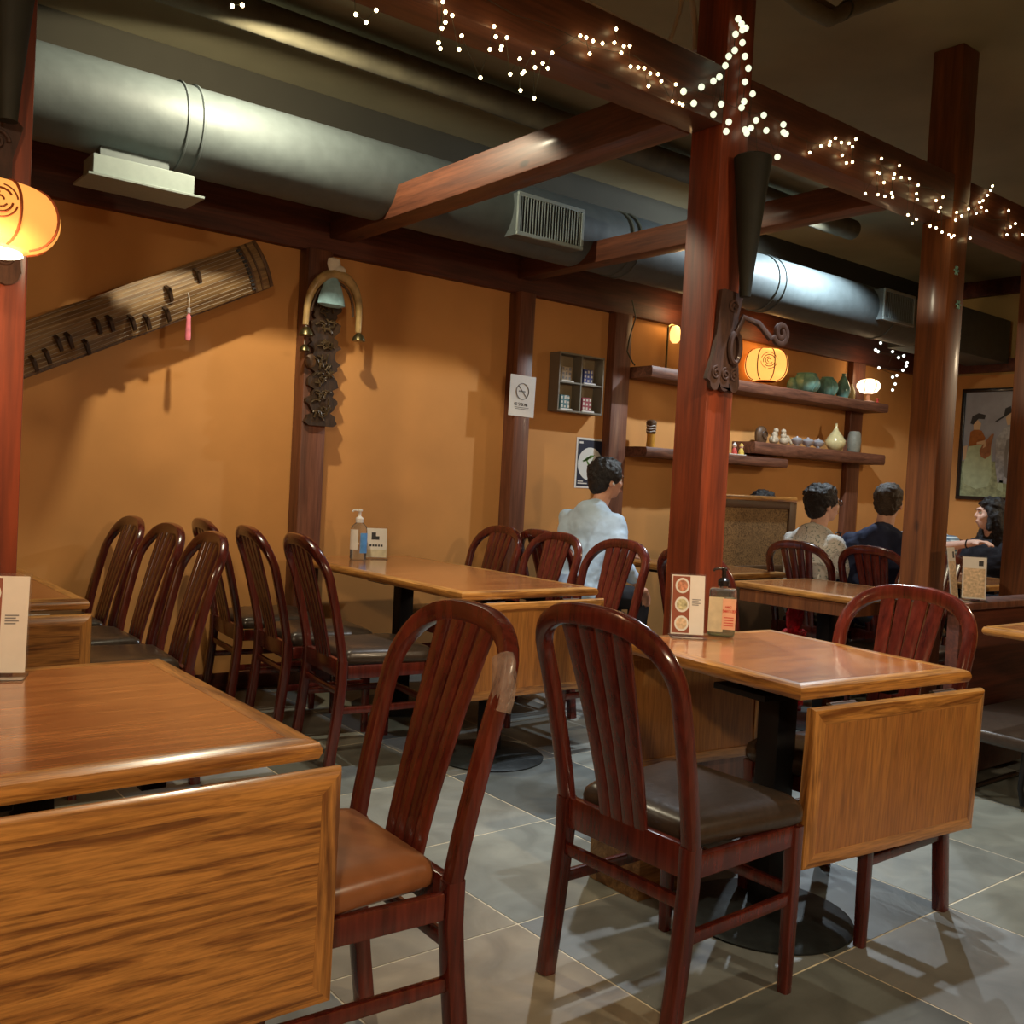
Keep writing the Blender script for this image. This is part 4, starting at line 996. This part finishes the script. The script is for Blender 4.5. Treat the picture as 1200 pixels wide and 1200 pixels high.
tag(MB().box(-.10, .10, -.04, .04, 0, .008, .002).build('figurine_tray', 'paper_shade', loc=(sx(861, 522, 5.02), 5.02, ZS3)), 'pale tray under the three little coloured figurines', 'tray')
# shelf lamps
t = thing('globe_lamp', 'small white glowing globe lamp at the right end of the upper shelf', 'lamp', (sx(1018, 450, 5.02), 5.02, ZS1))
MB().lathe([(.06, 0), (.062, .012), (.02, .02), (.014, .075), (.03, .08)], (0, 0, 0), 18).build('base', 'pink_label', t)
MB().lathe([(.03, .08), (.075, .095), (.105, .135), (.105, .165), (.075, .20), (.03, .212)], (0, 0, 0), 24).build('shade', 'lamp_white', t)
for j in range(6):
    a = j*PI/3+.2; MB().tube([(r_*math.cos(a), r_*math.sin(a), z) for r_, z in ((.076, .095), (.107, .135), (.107, .165), (.076, .20))], .003, 4).build('rib', 'lantern_rib', t)
mb = MB(); mb.lathe([(.01, 0), (.012, .03), (.02, .035), (.004, .05)], (.09, -.01, 0), 10); tag(mb.build('candle_cup', 'fig_red', loc=(sx(1018, 450, 5.02)+.02, 5.0, ZS1)), 'tiny red cup beside the globe lamp on the upper shelf', 'cup')
t = thing('stick_lamp', 'slim lamp with an amber glass at the left end of the upper shelf', 'lamp', (sx(784, 425, 5.08), 5.08, ZS1))
MB().box(-.05, .06, -.04, .04, 0, .02, .003).build('base', 'paper_shade', t)
for a in (-.03,): MB().tube([(a, 0, .02), (a, 0, .33)], .008, 8).build('pole', 'bronze', t)
MB().tube([(-.03, 0, .33), (.0, 0, .35), (.05, 0, .35)], .007, 8).build('arm', 'bronze', t)
MB().lathe([(.01, .35), (.03, .34), (.042, .29), (.036, .24), (.02, .22)], (.05, 0, 0), 16).build('glass', 'lamp_amber', t)
light('stick_lamp_light', 'POINT', (sx(784, 425, 5.08)+.05, 5.0, ZS1+.42), 2.2, (1, .62, .28), .04)
light('globe_lamp_light', 'POINT', (sx(1018, 450, 5.02), 4.99, ZS1+.26), 1.2, (1, .66, .35), .04)

# ---------------------------------------------------------------- things on tables
def face_cam(x, y): return math.atan2(x, y)*-1
def menu_card(label, x, y, z, rz, wd=.095, ht=.20, style=0):
    t = thing('menu_card', label, 'menu card', (x, y, z), rz, 'acrylic menu holders')
    Mx = Matrix.Rotation(math.radians(-8), 4, 'X')
    def tl(mb):
        for v in mb.bm.verts: v.co = Mx @ v.co
        return mb
    tl(MB().box(-wd/2-.004, wd/2+.004, .002, .004, .006, ht+.006)).build('holder_back', 'acrylic', t)
    tl(MB().box(-wd/2, wd/2, -.001, .001, .008, ht)).build('card', 'paper', t, smooth=0)
    MB().box(-wd/2-.004, wd/2+.004, -.055, .03, 0, .003, .001, 1).build('holder_foot', 'acrylic', t)
    if style == 0:
        tl(MB().box(-wd/2+.003, .006, -.0018, -.0012, .012, ht-.004)).build('photo_ground', 'rust_print', t, smooth=0)
        for k, mt in enumerate(('food_c', 'food_b', 'food_a')):
            zz = .012+(k+.5)*(ht-.016)/3; mb = MB(); mb.prism([(-.020+.024*math.cos(a), -.0026, zz+.026*math.sin(a)) for a in [q*PI/8 for q in range(16)]], (0, .0006, 0)); tl(mb).build('dish_photo', 'plate_white', t, smooth=0)
            mb = MB(); mb.prism([(-.020+.018*math.cos(a), -.0034, zz+.019*math.sin(a)) for a in [q*PI/8 for q in range(16)]], (0, .0006, 0)); tl(mb).build('food_photo', mt, t, smooth=0)
        mb = MB()
        for k in range(4): mb.box(.014, .014+(.022 if k % 2 else .028), -.0016, -.0011, ht*.60-k*.006, ht*.60-k*.006+.003)
        tl(mb).build('lettering', 'ink_grey', t)
    elif style == 1:
        mb = MB(); mb.box(-.025, .0, -.0016, -.0011, ht*.62, ht*.86); mb.box(.0, .02, -.0016, -.0011, ht*.62, ht*.74)
        for q in range(5): mb.box(-.035+q*.016, -.024+q*.016, -.0016, -.0011, ht*.40, ht*.47)
        tl(mb).build('picture', 'ink', t)
        tl(MB().box(-wd/2, wd/2, -.0018, -.0011, .01, ht*.30)).build('tan_band', 'pale_label', t, smooth=0)
    else:
        tl(MB().box(-wd/2+.006, wd/2-.006, -.0018, -.0011, .014, ht*.74)).build('photo', 'food_c', t, smooth=0)
        tl(MB().box(wd/2-.035, wd/2-.014, -.0018, -.0011, ht*.80, ht*.92)).build('badge', 'ink', t, smooth=0)
    return t
ZT = .7605
p = at(797, 740, Z=ZT); menu_card('menu card with three dish photos on the right foreground table before the post', 2.488, 2.175, ZT, math.radians(-38), .110, .205, 0)
p = at(437, 655, Z=ZT); menu_card('small framed card next to the clear sanitizer bottle by the orange wall', 2.86, 4.86, ZT, math.radians(-24), .125, .175, 1)
menu_card('menu card cut off at the left edge on the front left table', .445, 2.36, ZT, math.radians(-20), .12, .22, 0)
menu_card('menu holder turned edge-on beside the broad right post on the ledge', 4.44, 2.27, .80, math.radians(10), .10, .25, 2)
menu_card('tan menu card facing the camera on the ledge right of the broad post', 4.585, 2.255, .80, math.radians(-52), .105, .205, 2)
# bottles
t = thing('pump_bottle', 'square clear sanitizer bottle with black pump on the right foreground table', 'bottle', (2.612, 2.135, ZT), math.radians(-48))
MB().box(-.045, .045, -.024, .024, .002, .165, .010, 3).build('bottle', 'clear_plastic', t)
MB().box(-.041, .041, -.020, .020, .006, .135, .008, 2).build('liquid', 'gel', t)
MB().box(-.0455, .004, -.0256, -.0246, .018, .135).build('label', 'pale_label', t, smooth=0)
MB().box(.000, .0445, -.0262, -.0250, .028, .132).build('label', 'pink_label', t, smooth=0)
mb = MB(); letters(mb, 'HAND', .010, .100, .008, -.0270); letters(mb, 'SANITIZER', .002, .086, .008, -.0270, thick=.0008)
for k in range(4): mb.box(.006, .038, -.0268, -.0263, .040+k*.009, .043+k*.009)
mb.build('lettering', 'fig_red', t)
MB().lathe([(.014, .163), (.015, .178), (.012, .180)], (0, 0, 0), 16).build('neck', 'clear_plastic', t)
MB().lathe([(.019, .172), (.020, .190), (.013, .197), (.007, .200), (.007, .222), (.010, .224), (.010, .232)], (0, 0, 0), 18).build('pump_collar', 'black_plastic', t)
MB().sweep([(.008, 0, .230), (-.012, 0, .231), (-.032, 0, .226), (-.036, 0, .220)], rrect(.008, .010, .002), up=(0, 0, 1)).build('pump_spout', 'black_plastic', t)
def pump(label, loc, sc, lab):
    t = thing('pump_bottle', label, 'bottle', loc, math.radians(-25)); 
    MB().lathe([(.034, 0), (.037, .004), (.037, .13), (.034, .148), (.018, .165), (.014, .17)], (0, 0, 0), 24, sy=.8).build('bottle', 'clear_plastic', t)
    MB().lathe([(.033, .003), (.034, .006), (.034, .06), (.03, .062)], (0, 0, 0), 24, sy=.8).build('liquid', 'gel_clear', t)
    MB().sweep([(.0378*math.cos(a), .0308*math.sin(a), .03) for a in [-1.45+k*.16 for k in range(9)]], [(0, 0), (.09, 0), (.09, .0006), (0, .0006)], up=(0, 0, 1)).build('label', lab, t)
    MB().sweep([(.0378*math.cos(a), .0308*math.sin(a), .045) for a in [-3.0+k*.16 for k in range(9)]], [(0, 0), (.09, 0), (.09, .0006), (0, .0006)], up=(0, 0, 1)).build('label', 'paper', t)
    MB().lathe([(.017, .166), (.018, .185), (.012, .19), (.006, .195), (.006, .215), (.012, .217), (.012, .224), (.006, .226)], (0, 0, 0), 16).build('pump', 'white_plastic' if lab == 'blue_label' else 'black_plastic', t)
    MB().tube([(0, 0, .221), (-.025, 0, .221), (-.034, 0, .214)], .005, 6).build('spout', 'white_plastic' if lab == 'blue_label' else 'black_plastic', t)
    t.scale = (sc, sc, sc); return t
flat('gel_clear', (.85, .9, .93), .05, trans=.95, ior=1.33)
pump('clear sanitizer bottle with white pump and blue label by the orange wall', (2.735, 4.84, ZT), 1.25, 'blue_label')
pump('white labelled bottle with dark pump between the seated diners', (6.12, 3.99, ZT), 1.1, 'paper')
G5 = 'wine glasses on the diners table'
for x, y, w_ in ((6.20, 3.88, 'left wine glass'), (6.34, 3.91, 'right wine glass')):
    t = thing('wine_glass', w_+' on the table between the patterned and the navy shirt', 'glass', (x, y, ZT), 0, G5)
    MB().lathe([(.034, 0), (.034, .002), (.004, .005), (.004, .09), (.012, .10), (.034, .125), (.037, .15), (.030, .195)], (0, 0, 0), 20).build('glass', 'acrylic', t)
tag(MB().lathe([(.05, 0), (.06, .004), (.115, .014), (.118, .018), (.06, .008)], (0, 0, 0), 28).build('plate', 'plate_white', loc=(6.10, 3.86, ZT)), 'white plate in front of the man in the patterned shirt', 'plate')
# red bag under the small table
t = thing('gift_bag', 'crumpled shiny red bag on the floor under the small table behind the post', 'bag', (4.84, 3.42, 0), .4)
mb = MB(); rnd = random.Random(5)
mb.lathe([(.10, 0), (.13, .05), (.12, .20), (.11, .34), (.13, .44), (.10, .46)], (0, 0, 0), 18, sy=.6)
for v in mb.bm.verts: v.co += Vector((rnd.uniform(-.012, .012), rnd.uniform(-.012, .012), rnd.uniform(-.01, .01)))
mb.build('bag_body', 'red_foil', t, smooth=0)
for sgn in (-1, 1):
    mb = MB(); mb.lathe([(.02, .44), (.045, .50), (.05, .57), (.02, .64)], (sgn*.085, 0, 0), 10, sy=.5)
    for v in mb.bm.verts: v.co += Vector((rnd.uniform(-.012, .012), rnd.uniform(-.012, .012), rnd.uniform(-.01, .01)))
    mb.build('handle', 'red_foil', t, smooth=0)

# ---------------------------------------------------------------- people
def fuse(mb, voxel, smooth_it=4, name='body', mat='skin', parent=None, noise=0, seed=0, loc=None, rot=None):
    me = mb.mesh('tmp', None, 0); o = bpy.data.objects.new('tmp', me); col.objects.link(o)
    r = o.modifiers.new('r', 'REMESH'); r.mode = 'VOXEL'; r.voxel_size = voxel
    s_ = o.modifiers.new('s', 'SMOOTH'); s_.factor = .5; s_.iterations = smooth_it
    if noise:
        tx = bpy.data.textures.new('n', 'CLOUDS'); tx.noise_scale = seed if seed else .05
        d_ = o.modifiers.new('d', 'DISPLACE'); d_.texture = tx; d_.strength = noise; d_.mid_level = .5
    dg = bpy.context.evaluated_depsgraph_get(); dg.update()
    me2 = bpy.data.meshes.new_from_object(o.evaluated_get(dg)); me2.name = name
    bpy.data.objects.remove(o)
    for p_ in me2.polygons: p_.use_smooth = True
    me2.materials.clear(); me2.materials.append(M[mat])
    o2 = bpy.data.objects.new(name, me2); col.objects.link(o2)
    if parent is not None: o2.parent = parent
    return o2
def person(label, x, y, face, seat=.47, lean=0.08, head_yaw=0, head_tilt=0, hair='hair_black', hairstyle='short', shirt='shirt_blue', skin='skin', sleeves='long', sh=.20, scale=1.0, arms=None, glasses=False, twist=0, pants='trousers', headdrop=0):
    """seated figure; local frame faces +Y, origin on the floor under the pelvis"""
    t = thing('person', label, 'person', (x, y, 0), math.radians(face-90))
    V = Vector; k = scale
    hip = V((0, 0, seat+.09)); chest = V((0, lean*.7, seat+.09+.34*k)); neck0 = V((0, lean, seat+.09+.47*k)); 
    hc = neck0+V((0, .035+lean*.3, .175*k-headdrop))
    shl = {s: chest+V((s*(sh-.012), -.005, .066*k)) for s in (-1, 1)}
    body = MB(); cl = MB(); tr = MB()
    # torso
    for m_, g in ((body, 0), (cl, .014)):
        m_.ball(hip+V((0, 0, .02)), .16+g, 16, (1.08, .80, .75)); m_.ball((hip+chest)/2, .15+g, 16, (1.0, .72, 1.25)); m_.ball(chest, .17+g, 16, (1.05, .68, 1.05))
        m_.ball(chest+V((0, -.015, .07*k)), .145+g, 16, (1.15, .62, .62))
        for s in (-1, 1): m_.ball(shl[s]+V((-s*.02, 0, -.012)), .060+g, 12); m_.capsule(neck0+V((s*.02, -.02, -.025)), shl[s]+V((-s*.03, -.005, .0)), .050+g*.8, .048+g*.8); m_.capsule(shl[s]+V((-s*.06, -.01, -.05)), hip+V((s*.07, 0, .05)), .085+g, .085+g)
        m_.capsule(chest+V((0, -.01, .12)), neck0+V((0, -.005, .01)), .085+g, .056+g*.8)
    body.capsule(neck0, hc+V((0, -.015, -.06)), .056, .054)
    # head
    Hm = Matrix.Rotation(math.radians(head_yaw), 3, 'Z') @ Matrix.Rotation(math.radians(head_tilt), 3, 'X')
    def hp(a, b_, c_): return hc+Hm @ V((a, b_, c_))*1.0
    hd = [((0, -.012, .022), .088, (.86, 1.08, 1.0)), ((0, .020, -.035), .066, (.86, 1.05, 1.12)), ((0, .048, -.082), .030, (1.0, .8, .7)), ((0, .085, .034), .022, (2.2, .5, .6))]
    for c_, r_, s3 in hd: body.ball(hp(*c_), r_, 16, s3, M3=Hm)
    body.capsule(hp(0, .086, .018), hp(0, .100, -.016), .008, .011, 8)         # nose
    for s in (-1, 1):
        body.ball(hp(s*.009, .094, -.020), .007, 8); body.ball(hp(s*.077, -.008, -.008), .026, 10, (.35, .75, 1.15), M3=Hm)
        body.ball(hp(s*.040, .060, -.02), .024, 8)
    body.ball(hp(0, .086, -.050), .013, 8, (1.7, .6, .5), M3=Hm); body.ball(hp(0, .084, -.060), .012, 8, (1.5, .6, .5), M3=Hm)
    # arms
    for s in (-1, 1):
        A_ = (arms or {}).get(s)
        if A_ is None: el = shl[s]+V((s*.06, .09, -.27*k)); wr = el+V((-s*.09, .22, .035))
        else: el, wr = V(A_[0]), V(A_[1])
        dr = (wr-el).normalized()
        body.capsule(shl[s], el, .050, .040); body.capsule(el, wr, .039, .026)
        cl.capsule(shl[s], el if sleeves == 'long' else shl[s]+(el-shl[s])*.62, .064, .056 if sleeves == 'long' else .062)
        if sleeves == 'long': cl.capsule(el, el+(wr-el)*.62, .053, .046)
        # hand: palm + four fingers + thumb
        sd = dr.cross(V((0, 0, 1))).normalized()*s; dn = V((0, 0, -1)); dn = (dn-dr*dn.dot(dr)).normalized()
        pm = wr+dr*.05; body.capsule(wr, wr+dr*.02, .025, .026); body.ball(pm, .04, 12, (1, 1, .5) if abs(dr.z) < .8 else (.9, .6, 1))
        for q, (o_, ln) in enumerate(((-.027, .062), (-.009, .074), (.009, .070), (.027, .054))):
            b0 = pm+dr*.032+sd*o_; b1 = b0+dr*ln*.5+dn*.006; b2 = b1+dr*ln*.38+dn*.018; b3 = b2+dr*ln*.20+dn*.018
            body.capsule(b0, b1, .0092, .0088, 8); body.capsule(b1, b2, .0088, .0082, 8); body.capsule(b2, b3, .0082, .0075, 8)
        th = wr+dr*.025-sd*.024; body.capsule(th, th-sd*.022+dr*.028+dn*.01, .012, .0105, 8); body.capsule(th-sd*.022+dr*.028+dn*.01, th-sd*.026+dr*.055+dn*.02, .0105, .009, 8)
    # legs
    for s in (-1, 1):
        a = hip+V((s*.09, .02, -.01)); kn = V((s*.11, .44, seat+.06)); an = V((s*.11, .40, .09)); 
        for m_, g in ((body, 0), (tr, .012)):
            m_.capsule(a, kn, .082+g, .058+g); m_.capsule(kn, an, .056+g, .038+g*1.6)
        body.capsule(an, V((s*.11, .42, .05)), .038, .04); 
    tr.ball(hip+V((0, .0, -.01)), .155, 16, (1.12, .85, .6))
    fuse(body, .0068, 2, 'body', skin, t)
    fuse(cl, .010, 12, 'shirt', shirt, t, .020, .07)
    fuse(tr, .012, 3, 'trousers', pants, t, .01, .1)
    for s in (-1, 1):
        MB().sweep([(s*.11, .34, .035), (s*.11, .40, .05), (s*.11, .47, .042), (s*.11, .56, .028)], lambda i, q: rrect(.05-.018*q if q > .3 else .05, .085-.02*q, .012), up=(0, 0, 1)).build('shoe', 'black_plastic', t)
    for s in (-1, 1):
        e = MB().ball(hp(s*.031, .0745, .010), .0105, 10).build('eye', 'plate_white', t)
        MB().ball(hp(s*.0315, .0825, .010), .0046, 8).build('iris', 'ink', e)
        MB().tube([hp(s*.018, .094, .030), hp(s*.033, .094, .034), hp(s*.050, .084, .028)], .0032, 5).build('eyebrow', hair, t)
    MB().tube([hp(-.020, .094, -.056), hp(0, .099, -.055), hp(.020, .094, -.056)], .0025, 5).build('lips', 'lip', t)
    # hair
    hm = MB(); rnd = random.Random(hash(label) % 97 if False else len(label))
    hb = 1.14 if hairstyle in ('short', 'bushy') else 1.0
    hm.ball(hp(0, -.022, .045), .094*hb, 16, (.95, 1.05, .92), M3=Hm)
    hm.ball(hp(0, -.058, -.005), .074*hb, 14, (1.02, .75, 1.05), M3=Hm)
    for s in (-1, 1): hm.ball(hp(s*.060, -.028, .005), .040, 12, (.6, 1.0, 1.0), M3=Hm); hm.ball(hp(s*.055, .02, .045), .036, 12, (.7, 1.1, .8), M3=Hm)
    for q in range(26 if hairstyle != 'cropped' else 10):
        a = rnd.uniform(0, 2*PI); el_ = rnd.uniform(.15, 1.3); r_ = .088*hb
        p0 = (r_*math.cos(a)*math.cos(el_)*.95, -.02+r_*math.sin(a)*math.cos(el_)*1.05, .045+r_*.95*math.sin(el_))
        if p0[1] > .05 and p0[2] < .07: continue
        hm.ball(hp(*p0), .022 if hairstyle != 'cropped' else .014, 8, (1, 1, .8))
    for xx in (-.045, -.02, .005, .03): hm.ball(hp(xx, .068, .080), .020, 8, (1.1, .8, .8))
    if hairstyle == 'long':
        for s in (-1, 1):
            hm.capsule(hp(s*.066, -.02, .0), hc+V((s*.085, -.045, -.20)), .042, .05); hm.capsule(hp(s*.074, .015, .03), hp(s*.072, .012, -.09), .022, .024)
        hm.capsule(hp(0, -.06, 0), hc+V((0, -.085, -.30)), .075, .085); hm.capsule(hc+V((-.05, -.085, -.2)), hc+V((-.05, -.08, -.36)), .05, .035); hm.capsule(hc+V((.05, -.085, -.2)), hc+V((.06, -.08, -.38)), .05, .035)
    fuse(hm, .0075, 1, 'hair', hair, t, .018, .022)
    # collar
    if shirt in ('shirt_blue', 'shirt_navy'):
        MB().tube([neck0+V((.066*math.cos(a), .062*math.sin(a)-.004, .018+.012*math.sin(a)*-1)) for a in [q*PI/10 for q in range(20)]], .013, 7, closed=True).build('collar', shirt, t)
    if glasses:
        g_ = MB()
        for s in (-1, 1):
            g_.tube([hp(s*.033+.022*math.cos(a), .103, .010+.017*math.sin(a)) for a in [q*PI/8 for q in range(16)]], .003, 5, closed=True)
            g_.tube([hp(s*.056, .098, .014), hp(s*.076, .05, .014), hp(s*.082, -.01, .010)], .003, 5)
        g_.tube([hp(-.011, .104, .012), hp(.011, .104, .012)], .0025, 5); g_.build('glasses', 'black_plastic', t)
    return t, hc, hp
flat('lip', (.50, .18, .14), .5)
P1, hc1, hp1 = person('man in a light blue shirt leaning over his table, seen from behind, head turned right', 3.99, 4.37, 3, .50, .13, -20, 0, 'hair_black', 'short', 'shirt_blue', 'skin', 'long', .215, 1.08, arms={-1: ((-.26, .30, .76), (-.10, .52, .80)), 1: ((.29, .06, .80), (.27, .24, .66))}, headdrop=.01)
MB().capsule(hp1(.085, .0, -.012), hp1(.088, .006, -.022), .006, .004).build('earbud', 'white_plastic', P1)
person('man with black hair and glasses in a white patterned shirt', 5.42, 3.75, -10, .46, .05, -16, 6, 'hair_black', 'short', 'shirt_pattern', 'skin_pale', 'short', .20, 1.0, glasses=True)
person('man in a navy shirt with short greying hair, back to the camera', 5.53, 3.33, 10, .47, .06, 10, 0, 'hair_brown', 'cropped', 'shirt_navy', 'skin_pale', 'long', .205, 1.04)
person('dark haired woman in a black top facing left below the painting', 7.16, 3.37, 172, .46, .06, -42, 4, 'hair_black', 'long', 'top_black', 'skin_pale', 'short', .18, .98)
pa = Vector((7.2, 3.74, 0))
P4, h4, hp4 = person('person in a striped shirt behind the broad post, forearm stretched out to the right', 7.18, 3.92, 190, .46, .04, 20, 0, 'hair_brown', 'short', 'shirt_stripe', 'skin_pale', 'short', .20, 1.0, arms={1: ((.25, .26, .74), (.05, .36, .80)), -1: ((-.17, .36, .92), (-.45, .44, .98))})
wb = MB(); wb.tube([(.0, .0, .0)], .001, 3) if False else None
MB().tube([Vector((-.422, .432, .974))+Vector((.003*math.cos(a), .028*math.cos(a), .028*math.sin(a))) for a in [q*PI/8 for q in range(16)]], .006, 5, closed=True).build('wristband', 'black_plastic', P4)
person('diner hidden behind the rattan screen, only the top of the dark hair showing', 6.08, 4.68, 0, .43, .03, 0, 0, 'hair_black', 'short', 'top_black', 'skin', 'long', .19, .95)
